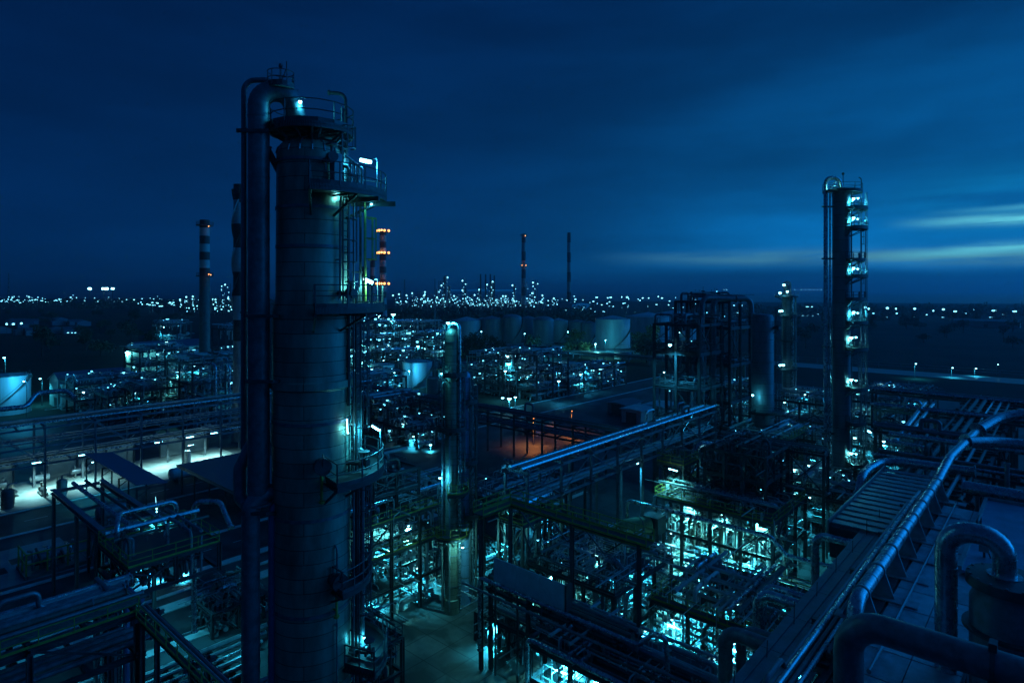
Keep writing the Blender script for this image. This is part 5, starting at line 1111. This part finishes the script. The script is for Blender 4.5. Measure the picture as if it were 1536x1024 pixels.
# tanks in the middle distance
tank(D(626, 236), 5.6, 9.2, 'pale lit tank behind the slim columns', TANK); tank(D(571, 240), 5.2, 7.6, 'bluish tank close to the tall column edge', TANK, None, .15)
tank(D(655, 216), 3.6, 5.6, 'small cream tank in front of the pale lit tank', WALL, None, .06); tank(D(700, 235), 3.4, 8.8, 'blue-grey tank peeping out behind the slim column pair', TANKD)
street_lamp(D(543, 236), 9, 'lamp post lighting the bluish tank', 900, .4, arm=.6, wall=True); street_lamp(D(614, 226), 7, 'low lamp post in front of the pale lit tank', 2200, .3, arm=.6, wall=True)
k = MB(); q = D(631, 206); e = Vector((ST, CT, 0))*-1; k.lathe([(.01, 1.2), (1.1, 1.2), (1.1, 1.35), (.01, 1.35)], (0, 0), 20)

T = [(700, 430, 21, 15.5), (737, 432, 17, 16.5), (768, 430, 13.5, 17), (815, 428, 14.5, 15.5), (838, 440, 13, 15), (866, 434, 12, 14.5), (884, 425, 10.5, 14), (676, 450, 16, 12), (792, 470, 15, 15), (724, 480, 18, 13)]
TW = ['wide dull tank, first of the far tank row from the tall column', 'tall grey tank, second of the far tank row', 'slimmer tank, third of the far tank row', 'domed tank in the middle of the far tank row', 'slim tank, fifth of the far tank row', 'narrow tank, sixth of the far tank row', 'narrowest tank ending the far tank row before the big pale tank', 'low dim tank behind the start of the far tank row', 'dark tank set back behind the middle of the far row', 'low wide tank set back behind the start of the far row']
for (px, d, w, h), l in zip(T, TW): tank(D(px, d), w*.5*d/430*.98, h, l, (TANKD, TANK, TANKD)[px % 3], None, .27, px in (815, 768), px % 2 == 0)
tank(D(919, 398), 11, 18, 'big pale tank with cone roof standing in front of the tank farm end', TANK, None, .22); tank(D(972, 450), 16, 17.5, 'bigger pale tank behind the big cone-roofed tank', TANK, None, .2); tank(D(1010, 470), 17, 18, 'farthest big pale tank seen past the open steel tower', TANK, None, .2)
tank(D(934, 330), 4.5, 3.6, 'squat little tank at the foot of the big cone-roofed tank', TANK, None, .1)
for i, (px, d, h, r, l) in enumerate(((893, 330, 8, .5, 'lamp post at the landward foot of the big cone-roofed tank'), (908, 368, 7, .35, 'added near lamp post washing the wall of the big cone-roofed tank'), (1018, 360, 12, .55, 'lamp post beyond the open tower by the far tanks'), (822, 330, 6, .4, 'lamp post by the pipeline before the tank row'))): street_lamp(D(px, d), h, l, 3500, r, arm=.8, wall=True)  # the near post is an extra lamp added to brighten the big tank wall
for i, (px, py, d) in enumerate(((722, 497, 405), (787, 500, 405), (852, 497, 408), (757, 488, 455))): street_lamp(D(px, d), max(3, mz(py, d)), f'{ORD[i]} lamp post shining on the walls of the far tank row', 260, .45, arm=.8, wall=True)
rack('pipe_rack', 'low pipe way crossing in front of the far tank row', 'pipe way before the tank row', 'v', 120, 330, 268, 274, [3.2], 15, STEELB, (4,), 91, False, edge='near', pr=(.25, .5), pw=.5)
k = MB(); k.tube([D(652.5, 245), D(652.5, 245, mz(418, 245))], .16, 7); tag(k.build('light_mast', STEELB, None, D(652.5, 245)), 'slender light mast rising above the lit plant before the tanks', 'mast')
# lit plant clusters
def cluster(spec, base, mats=None):
    for i, (px, d, w, lv, nl, npp, nu, E, lab) in enumerate(spec):
        q = D(px, d); rnd = random.Random(base+i); h = w/2
        L = [((q[0]+rnd.uniform(-h, h), q[1]+rnd.uniform(-h, h), max(1.5, rnd.choice(lv)+rnd.choice((-1.3, 1.5, .6)))), .0017*d*rnd.uniform(.55, 1.25), E if k < 3 else 0) for k in range(nl)]
        unit('process_unit', lab, q[0]-h, q[0]+h, q[1]-h, q[1]+h, lv, nu, nu, {0: [(0, .7, 0, .8)], 1: [(0, .6, .3, 1)]}, (0,), npipe=npp, seed=base+i, pr=(.14, .36), lamps=L, pw=.45, fine=150, glim=12, fr=2.2)
cluster(((545, 300, 20, [7, 14, 21], 24, 60, 2, 1400, 'lit plant block showing at the edge of the tall column'),
         (580, 330, 22, [6, 12, 19], 26, 60, 2, 1600, 'lit plant block left of the light mast'),
         (622, 345, 24, [6, 12, 18], 26, 60, 2, 1600, 'lit plant block directly behind the light mast'),
         (655, 300, 16, [5, 10, 15], 16, 50, 2, 1400, 'smaller lit plant block seen past the slim column tops'),
         (600, 275, 14, [5, 9], 12, 50, 2, 1200, 'low lit plant block above the pale lit tank')), 1000)
cluster(((752, 222, 17, [4, 8, 13], 20, 70, 2, 1100, 'lit plant block right of the slim column pair'),
         (800, 214, 17, [4, 9, 15], 12, 75, 2, 700, 'darker tall pipe block in the middle of the yard plant'),
         (845, 226, 18, [4, 8], 20, 70, 2, 1300, 'lit plant block beside the wide blue road'),
         (893, 240, 17, [3.5, 7], 18, 60, 2, 1300, 'lit low plant block at the seaward end of the yard plant'),
         (770, 262, 18, [5, 10], 14, 50, 2, 900, 'lit plant block set back behind the yard plant'),
         (590, 160, 14, [4, 8], 8, 60, 2, 500, 'dim jumbled plant block beyond the lower column platform'),
         (630, 150, 12, [4], 6, 60, 2, 500, 'low dim plant block between tall column and slim columns'),
         (560, 190, 14, [5, 10], 8, 60, 2, 600, 'lit plant block under the mid column platform')), 1100)
for i, (px, py, d, E, l) in enumerate(((763, 545, 205, 900, 'bright street lamp at the landward end of the yard plant'), (758, 556, 200, 300, 'lower lamp post next to the bright street lamp'), (764, 597, 188, 900, 'ground floodlight by the wide blue road, brightest of three'), (754, 596, 186, 0, 'small floodlight left of the brightest one by the blue road'), (773, 595, 190, 300, 'small floodlight right of the brightest one by the blue road'), (838, 571, 200, 600, 'lamp post before the lit plant block beside the blue road'), (835, 553, 230, 600, 'tall lamp post over the plant block beside the blue road'), (901, 553, 240, 900, 'lamp post at the seaward end of the yard plant'), (587, 664, 150, 700, 'double lamp on a post below the lower column platform'), (646, 680, 140, 350, 'lamp post beside the slim columns over the low plant block'), (568, 472, 330, 1200, 'high lamp post above the lit plant by the banded chimney'), (590, 471, 330, 1200, 'second high lamp post above the lit plant by the banded chimney'), (627, 519, 260, 600, 'lamp post behind the pale lit tank'))):
    street_lamp(D(px, d), max(1.5, mz(py, d)), l, E, .0028*d*(1.2 if E > 600 else .8), arm=.3)

# ------------------------------------------------------------------ far away
def far_lamp(p, h, r, m, label, group, cat='far lamp', name='far_lamp'):
    b = MB(); b.beam(p, (p[0], p[1], p[2]+h), r*.3); n = len(b.f); b.ball((p[0], p[1], p[2]+h), r, 4)
    o = b.build(name, STEEL, None, p); o.data.materials.append(m)
    for i, f in enumerate(o.data.polygons): f.material_index = 1 if i >= n else 0
    return tag(o, label, cat, group)
rnd = random.Random(77)
protos = {}
def far_copy(key, px, py, d, r):
    # a lamp on a pole whose globe shows at this place; height follows from the ground
    h = max(2, mz(py, d)); q = D(px, d)
    if key not in protos:
        protos[key] = far_lamp(q, h, r, AMBF if key[0] == 'amber' else FARW, key[1], key[2]); protos[key]['h'] = h; protos[key]['r'] = r; return
    s = protos[key]; o = s.copy(); COL.objects.link(o); o.location = W(q); o['org'] = tuple(q)
    o.scale = (r/s['r'], r/s['r'], h/s['h'])
K = ('cool', 'tiny town lamp glowing in the far line of lights beyond the dark fields', 'town lamps on the far left skyline')
for i in range(88):
    px = rnd.choice((rnd.uniform(0, 300), rnd.uniform(0, 110))); py = 452-abs(rnd.gauss(0, 4))+rnd.uniform(-2, 3)
    far_copy(K, px, py, 1100+rnd.uniform(-150, 250), rnd.choice((.45, .5, .7, 1.3)))
K = ('cool', 'small yard lamp in the cluster under the far skyline by the chimney', 'far yard lamps by the chimney')
for i in range(22): far_copy(K, rnd.uniform(203, 262), rnd.uniform(453, 460), 950+rnd.uniform(-60, 60), rnd.choice((.7, 1.0, 1.7)))
K = ('cool', 'tiny lamp in the band of lights beyond the tank farm', 'far lamps beyond the tank farm')
for i in range(60): far_copy(K, rnd.uniform(845, 1050), rnd.uniform(444, 470), 900+rnd.uniform(-100, 100), rnd.choice((.4, .6, 1.0)))
for i, (px, py, rr) in enumerate(((895, 446, 1.4), (916, 446, 1.4), (941, 446, 1.5), (890, 452, 1.2), (863, 449, 1.2), (964, 447, 1), (993, 447, 1.1), (935, 455, 1), (873, 464, 1.5), (905, 467, 1.3), (1112, 458, 1.5), (1107, 469, 1.6), (1101, 458, 1.0), (1098, 476, 1.3), (1211, 460, 1.8), (1204, 475, 1.5), (1218, 460, 1), (1219, 482, 1.1), (1228, 471, 1.4), (1211, 493, .8))): far_copy(K, px, py, 850, rr*1.25)
K = ('cool', 'lamp post light strung along the dark shore before the sea', 'shore lamps before the sea')
for px, py, rr in ((1298, 461, 1), (1303, 463, .8), (1331, 462, 1.3), (1372, 463, 1.2), (1415, 464, 1.3), (1433, 467, 1.8), (1462, 465, 1.3), (1491, 466, 2.3), (1522, 467, 2.0), (1345, 470, 1.0), (1390, 472, .8), (1448, 470, 1.1), (1505, 472, .9), (1310, 470, .9), (1329, 480, 1.8), (1371, 483, .9), (1414, 485, 1.2), (1486, 485, 1.6), (1344, 463, .7), (1400, 466, .7)): far_copy(K, px, py, 800, rr*1.35)
K = ('amber', 'small amber lamp by the low shed on the dark shore fields', 'amber lamps on the dark shore')
for px, py, rr in ((1462, 482, 1.2), (1514, 482, .9), (1524, 495, 1.2), (1471, 493, .6)): far_copy(K, px, py, 700, rr)
K = ('cool', 'faint lamp among the scattered low houses in the dark left fields', 'lamps among the far houses')
for px, py, rr in ((10, 486, .7), (20, 486, .9), (32, 485, .8), (102, 499, .7), (108, 499, .5), (113, 499, .6)): far_copy(K, px, py, 480, rr)
# stadium floodlights
for i, (px, l) in enumerate(((134.5, 'lone'), (156, 'widest'), (169, 'smaller'))):
    d = 1300; q = D(px, d); root = thing('floodlight_mast', f'{l} stadium floodlight bank blazing over the far left skyline', 'floodlight', q)
    z = mz(433, d); b = MB(); b.beam(q, (q[0], q[1], z), 1.2); b.beam((q[0]-3*ST, q[1]-3*CT, z-2), (q[0]+3*ST, q[1]+3*CT, z-2), 1); b.build('mast', STEEL, root)
    for k in range(3 if i == 1 else 2):
        x = (k-.5)*(4.6 if i == 1 else 2.4); MB().ball((q[0]+x*CT, q[1]-x*ST, z), 2.6 if i < 2 else 2.2, 5).build('bulb', WHITE, root)
# far refinery on the skyline
spec = [(668, 413, 6, 9), (661, 421, 4, 5), (655, 433, 4, 4), (674, 428, 5, 6), (696.5, 417, 3.5, 8), (698, 432, 6, 7), (718, 430, 3, 4), (733, 425, 5, 8), (739, 420, 6, 12), (735, 440, 9, 9), (760, 440, 3, 4), (772, 426, 4, 7), (789, 422, 4, 8), (803, 420, 4.5, 10), (797, 438, 7, 8), (601, 436, 2.5, 4), (592, 440, 3, 3), (612, 441, 3, 4), (640, 442, 5, 5), (652, 444, 5, 5), (686, 442, 6, 6), (708, 441, 5, 5), (750, 443, 6, 7), (815, 441, 5, 5), (832, 446, 8, 5)]
for i, (px, y, w, n) in enumerate(spec):
    far_tower(px, y, 1250+(i*37) % 90, w, 'lamp-studded tower in the crowded far refinery skyline', n, 300+i, i % 3 == 1 or w > 6, 'towers of the far refinery')
far_tower(628, 437, 1220, 15, 'square many-lamped block at the landward end of the far refinery', 18, 390, True)
far_tower(339, 425, 900, 9, 'lamp-lit tower glowing between striped chimney and tall column', 18, 391, True)
for i, (px, y, w) in enumerate(((320, 444, 10), (330, 447, 8), (349, 446, 8), (286, 444, 8), (296, 442, 9), (276, 447, 7), (312, 450, 8), (357, 449, 6))): far_tower(px, y, 900, w, 'low lamp-lit plant tower near the striped chimney, far off', 9, 400+i, True, 'low lit towers behind the striped chimney')
K = ('cool', 'one of the many tiny lamps crowding the foot of the far refinery', 'lamps at the foot of the far refinery')
b = MB()
for i in range(240):
    px, py, d, r = rnd.choice((rnd.uniform(590, 830), rnd.gauss(745, 45))), rnd.choice((450, 453, 456, 459))+rnd.uniform(-3, 2), 1200+rnd.uniform(-30, 60), rnd.choice((.4, .55, 1.0))
    if i < 70: far_copy(K, px, py, d, r)
    else: b.ball(U(px, py, d), r, 4)
o = b.build('refinery_lights', FARW, None, D(700, 1200)); o['kind'] = 'stuff'; o['label'] = 'dense glitter of lamps along the foot of the far refinery'; o['category'] = 'lights'
for i in range(5):
    px = 625+i*45; q0 = D(px-22, 1205, 0); q1 = D(px+22, 1205, 0); k = MB(); k.beam((q0[0], q0[1], 10), (q1[0], q1[1], 10), 6, 3)
    for t in (0, .33, .66, 1): a = Vector(q0).lerp(Vector(q1), t); k.beam(a, (a.x, a.y, 9), 1)
    tag(k.build('far_pipe_rack', STEELP, None, q0), ('landward end', 'second', 'middle', 'fourth', 'seaward end')[i]+' stretch of the pale pipe rack at the far refinery foot', 'pipe rack')
for i, (px, y, l) in enumerate(((721, 411, 'first'), (728.5, 411, 'second'), (735.5, 411, 'third'), (741.5, 413, 'fourth'))): chimney(D(px, 1240), mz(y, 1240), 1.6, f'{l} of four thin dark stacks rising from the far refinery', 0, (), m=STEEL)
def banded(px, y, d, r, per, l, gal, lamps, zend):
    h = mz(y, d); root = chimney(D(px, d), h, r, l, 0, gal, m=mat(f'banded_paint_{px}', (.3, .3, .3), .6, 0, .3, .3, 0, stripes=(h, per, zend)), gr=1.75)
    for z in lamps:
        for k in range(4):
            a = ang(-165+k*50); p = D(px, d); MB().ball((p[0]+r*1.8*cos(a), p[1]+r*1.8*sin(a), z+1.2), r*.36, 5).build('lamp', AMB, root)
        MB().ball((D(px, d)[0]-r*1.9, D(px, d)[1]-r*1.9, z+1.2), r*.3, 4).build('lamp', AMBF, root)
d = 700; banded(574.5, 344, d, 3.9, 14, 'banded chimney ringed by three bright rows of amber lamps', (mz(348, d), mz(381, d), mz(427, d)), (mz(348, d), mz(381, d), mz(427, d)), 0)
d = 1200; banded(785.5, 351, d, 4.4, 34, 'banded chimney with two small amber lamps above the far refinery', (mz(353, d), mz(399, d)), (), 0)
r = [o for o in bpy.data.objects if o.get('category') == 'chimney'][-1]
for x, y in ((788, 353.5), (783, 398), (789, 398)): MB().ball(U(x, y, 1192), 1.0, 5).build('lamp', AMB, r)
banded(853.5, 349, d, 3.9, 38, 'unlit slender banded chimney at the seaward end of the far refinery', (), (), 0)
d = 720
for px, y, r, l in ((559, 388, 3.0, 'shorter banded stack beside the amber-ringed chimney'), (545.5, 400, 3.2, 'short stubby stack at the edge of the tall column')): banded(px, y, d, r, 20, l, (mz(y+3, d),), (), 30)
for px, y, d, l in ((13, 409, 1500, 'faint lattice mast above the far left town'), (607, 419, 1500, 'faint lattice mast left of the far refinery'), (1450, 456, 900, 'thin radio mast on the dark shore'), (1533, 452, 900, 'second thin radio mast at the shore edge')):
    q = D(px, d); z = mz(y, d); k = MB(); w = 2.2 if d > 1000 else .7
    for i, j in ((-1, -1), (1, -1), (1, 1), (-1, 1)): k.beam((q[0]+i*w, q[1]+j*w, 0), (q[0]+i*w*.2, q[1]+j*w*.2, z), .5)
    for s in range(8): a = 1-.8*s/8; zz = z*s/8; k.beam((q[0]-w*a, q[1]-w*a, zz), (q[0]+w*a, q[1]+w*a, zz+z/8), .4); k.beam((q[0]+w*a, q[1]-w*a, zz), (q[0]-w*a, q[1]+w*a, zz+z/8), .4)
    tag(k.build('lattice_mast', STEEL, None, q), l, 'mast')
# houses, shed, trees
for i in range(15):
    px = rnd.uniform(-10, 130); d = rnd.uniform(480, 720); q = D(px, d)
    gable('far_house', 'small dim house scattered in the dark fields far left', q[0]-6, q[0]+6, q[1]-4, q[1]+4, 4, 2, 'u' if i % 2 else 'v', STEELB, ROOFG, 0, False, 0, 'far houses in the fields')
gable('far_shed', 'long low shed with a pale roof edge on the dark shore fields', *[x for q in [D(1480, 620)] for x in (q[0]-10, q[0]+10, q[1]-26, q[1]+26)], 6, 1.5, 'v', STEELB, ROOFG)
gable('far_shed', 'long flat pale hall beyond the tank farm by the slender chimney', *[x for q in [D(862, 1050)] for x in (q[0]-26, q[0]+26, q[1]-14, q[1]+14)], 14, 2, 'v', PALE, ROOFG)
kinds = [make_tree('rounded dark tree standing alone in the unlit fields', 9, 4.2, 1), make_tree('tall narrow dark tree in the unlit fields', 13, 3.4, 2, 1.1), make_tree('low wide dark tree in the unlit fields', 7, 5, 3, 1.1)]
n = 0
for i in range(136):
    if i < 45: px, d = rnd.uniform(10, 290), rnd.uniform(330, 900)
    elif i < 110: px, d = rnd.uniform(1040, 1536), rnd.uniform(380, 950)
    else: px, d = rnd.choice((rnd.uniform(690, 875), rnd.uniform(950, 985))), rnd.uniform(300, 385)
    t = kinds[n % 3] if n < 3 else copy_tree(kinds[n % 3]); n += 1
    place(t, D(px, d), rnd.random()*6); s = rnd.uniform(.8, 1.45); t.scale = (s, s, s*rnd.uniform(.8, 1.1))
def wood(x0, x1, d0, d1, n, h, name):
    b = MB(); rr = random.Random(n)
    for i in range(n):
        px = rr.uniform(x0, x1); d = rr.uniform(d0, d1); q = Vector(D(px, d)); hh = h*rr.uniform(.5, 1.25)*(1+.5*sin(px*.11)*sin(px*.037))
        for k in range(14):
            c = q+Vector((rr.gauss(0, 3.5), rr.gauss(0, 3.5), hh*rr.random()**.7)); s = rr.uniform(.9, 2.2); nn = Vector((rr.gauss(0, 1), rr.gauss(0, 1), rr.gauss(0, 1))).normalized(); t = nn.orthogonal().normalized(); w = nn.cross(t); b.add([c-t*s, c+w*s, c+t*s, c-w*s], [(0, 1, 2, 3)])
    o = b.build(name, LEAF, None, D((x0+x1)/2, d0), smooth=False); o['kind'] = 'stuff'
    o['label'] = 'dark band of trees along the far skyline'; o['category'] = 'wood'; return o
wood(-60, 560, 1150, 1700, 900, 13, 'far_wood'); wood(1050, 1620, 860, 1250, 700, 9, 'shore_wood')['label'] = 'dark band of shore trees in front of the sea'
wood(560, 900, 620, 1000, 500, 9, 'far_wood')['label'] = 'dark belt of trees between tank farm and far refinery'
K = ('cool', 'pin-prick light of a ship on the sea horizon', 'ship lights on the horizon')
for px in (1086, 1090, 1192, 1202, 1208, 1214, 1220, 1226, 1232): far_copy(K, px, 434.5, 2600, 1.2)

# thin evening haze round everything
HZ = bpy.data.materials.new('evening_haze'); HZ.use_nodes = True; nt = HZ.node_tree; nt.nodes.remove(nt.nodes['Principled BSDF'])
pv = nt.nodes.new('ShaderNodeVolumePrincipled'); pv.inputs['Color'].default_value = (.75, .85, .95, 1); pv.inputs['Density'].default_value = HAZE; pv.inputs['Anisotropy'].default_value = .55
nt.links.new(pv.outputs[0], nt.nodes['Material Output'].inputs['Volume'])
if HAZE > 0:
    b = MB(); b.box((-60000, -60000, -2.2), (60000, 60000, 175)); o = b.build('haze', HZ, None, (0, 0, 0), smooth=False); o['kind'] = 'stuff'; o['label'] = 'thin evening haze hanging over the whole plant'; o['category'] = 'haze'
# ------------------------------------------------------------------ sky, camera, render
w = bpy.data.worlds.new('World'); sc.world = w; w.use_nodes = True
t = NT(w.node_tree); bg = w.node_tree.nodes['Background']
tc = t.n('ShaderNodeTexCoord'); sp = t.n('ShaderNodeSeparateXYZ'); t.l(tc.outputs['Generated'], sp.inputs[0])
X, Y, Z = sp.outputs
hor = t.m('SQRT', t.m('ADD', t.m('MULTIPLY', X, X), t.m('MULTIPLY', Y, Y))); el = t.m('DIVIDE', Z, t.m('MAXIMUM', hor, .05)); elp = t.m('MAXIMUM', el, 0.0)
SA = radians(54); dot = t.m('ADD', t.m('MULTIPLY', X, sin(SA)), t.m('MULTIPLY', Y, cos(SA))); dot = t.m('DIVIDE', dot, t.m('MAXIMUM', hor, .05))
az = t.m('ARCTAN2', X, Y)
def smooth(v, a, b):
    nd = t.n('ShaderNodeMapRange', interpolation_type='SMOOTHSTEP'); t.l(v, nd.inputs[0]); nd.inputs[1].default_value = a; nd.inputs[2].default_value = b; return nd.outputs[0]
def noise(sx, sz, det=5, off=0.0, rough=.55):
    cb = t.n('ShaderNodeCombineXYZ'); t.l(t.m('MULTIPLY', az, sx), cb.inputs[0]); t.l(t.m('MULTIPLY', el, sz), cb.inputs[1]); cb.inputs[2].default_value = off
    nz = t.n('ShaderNodeTexNoise'); nz.inputs['Scale'].default_value = 1; nz.inputs['Detail'].default_value = det; nz.inputs['Roughness'].default_value = rough; t.l(cb.outputs[0], nz.inputs['Vector']); return nz.outputs['Fac']
east = smooth(dot, -.1, 1.0)
fall = t.m('EXPONENT', t.m('MULTIPLY', elp, -4.2)); fall2 = t.m('EXPONENT', t.m('MULTIPLY', elp, -6.6))
c = t.mix(east, SKY_HI_W, SKY_HI_E)
low = t.mix(east, SKY_LO_W, SKY_LO_E)
c = t.mix(fall, c, low)
glow = t.m('MULTIPLY', t.m('POWER', smooth(dot, .35, 1.0), 2.7), fall2)
clouds = noise(2.2, 9, 6, 3.1); clouds = smooth(clouds, .3, .72)
thin = noise(1.6, 26, 6, 7.7); thin = smooth(thin, .38, .68)
shape = t.m('MULTIPLY', t.m('MULTIPLY_ADD', clouds, .4, .66), t.m('MULTIPLY_ADD', thin, .16, .9))
c = t.mix(1.0, c, t.mix(t.m('MULTIPLY', glow, shape), (0, 0, 0), SKY_GLOW), 'ADD')
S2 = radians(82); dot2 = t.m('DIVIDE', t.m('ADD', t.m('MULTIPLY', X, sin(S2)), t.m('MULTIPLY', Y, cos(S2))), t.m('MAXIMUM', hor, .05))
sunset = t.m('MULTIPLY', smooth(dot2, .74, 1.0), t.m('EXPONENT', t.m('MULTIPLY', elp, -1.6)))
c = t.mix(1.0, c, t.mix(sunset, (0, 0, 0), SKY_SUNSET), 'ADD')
# cloud mottling of the whole sky
mot = t.m('MULTIPLY_ADD', clouds, .35, .8); cm = t.n('ShaderNodeCombineXYZ'); [t.l(mot, cm.inputs[i]) for i in range(3)]
c = t.mix(1.0, c, cm.outputs[0], 'MULTIPLY')
# low bank of cloud under the afterglow and pale streaks above it
wob = t.m('MULTIPLY', t.m('SUBTRACT', noise(3, 14, 5, 1.3), .5), .02)
e2 = t.m('ADD', el, wob)
bank = t.m('MULTIPLY', t.m('SUBTRACT', 1.0, smooth(e2, .019, .036)), smooth(dot, .55, .85))
c = t.mix(t.m('MULTIPLY', bank, .75), c, SKY_BANK)
def streak(z, th, d0, d1, colr, k, nz, tilt=0.0):
    g = t.m('DIVIDE', t.m('SUBTRACT', t.m('SUBTRACT', e2, t.m('MULTIPLY', t.m('SUBTRACT', az, .5), tilt)), z), th); g = t.m('EXPONENT', t.m('MULTIPLY', t.m('MULTIPLY', g, g), -1.0))
    return t.m('MULTIPLY', t.m('MULTIPLY', g, smooth(dot, d0, d1)), t.m('MULTIPLY', smooth(nz, .27, .56), k)), colr
for s in (streak(.115, .035, .9, .985, (.004, .27, .60), .7, noise(2, 24, 6, 31.0)), streak(.0455, .0095, .66, .93, SKY_STREAK, .8, noise(5, 70, 8, 11.0, .68), -.013), streak(.0425, .0065, .9, .975, SKY_STREAK2, .9, noise(6, 90, 8, 4.0, .7), .064), streak(.089, .006, .915, .98, SKY_STREAK2, 1.0, noise(6, 90, 8, 21.0, .7), .0), streak(.101, .004, .93, .985, SKY_STREAK2, .35, noise(2, 70, 6, 41.0), .01)):
    c = t.mix(s[0], c, s[1])
ns = t.n('ShaderNodeTexSky', sky_type='NISHITA'); ns.sun_disc = False; ns.sun_elevation = radians(-4); ns.sun_rotation = radians(52)
c = t.mix(1.0, c, t.mix(1.0, ns.outputs[0], (.004, .012, .02), 'MULTIPLY'), 'ADD')
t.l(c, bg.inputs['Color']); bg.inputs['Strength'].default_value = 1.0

cam = bpy.data.cameras.new('camera'); co = bpy.data.objects.new('camera', cam); COL.objects.link(co); sc.camera = co
co.location = (0, 0, CAMZ); co.rotation_euler = (pi/2, 0, 0)
cam.sensor_width = 36; cam.lens = F/1536*36; cam.shift_y = -(512-HY)/1536; cam.clip_start = .5; cam.clip_end = 80000
sc.view_settings.view_transform = 'Standard'; sc.view_settings.look = 'None'; sc.view_settings.exposure = .15
cy = sc.cycles
cy.max_bounces = 4; cy.diffuse_bounces = 2; cy.glossy_bounces = 3; cy.transmission_bounces = 1; cy.volume_bounces = 0; cy.volume_step_rate = 10; cy.volume_max_steps = 64
cy.caustics_reflective = False; cy.caustics_refractive = False; cy.sample_clamp_indirect = 2; cy.sample_clamp_direct = 0
cy.use_denoising = True
try: cy.denoiser = 'OPENIMAGEDENOISE'; cy.denoising_input_passes = 'RGB_ALBEDO_NORMAL'
except Exception: pass
cy.use_light_tree = True
for o in bpy.data.objects:
    for k in ('org', 'h', 'r', 'wall'):
        if k in o: del o[k]
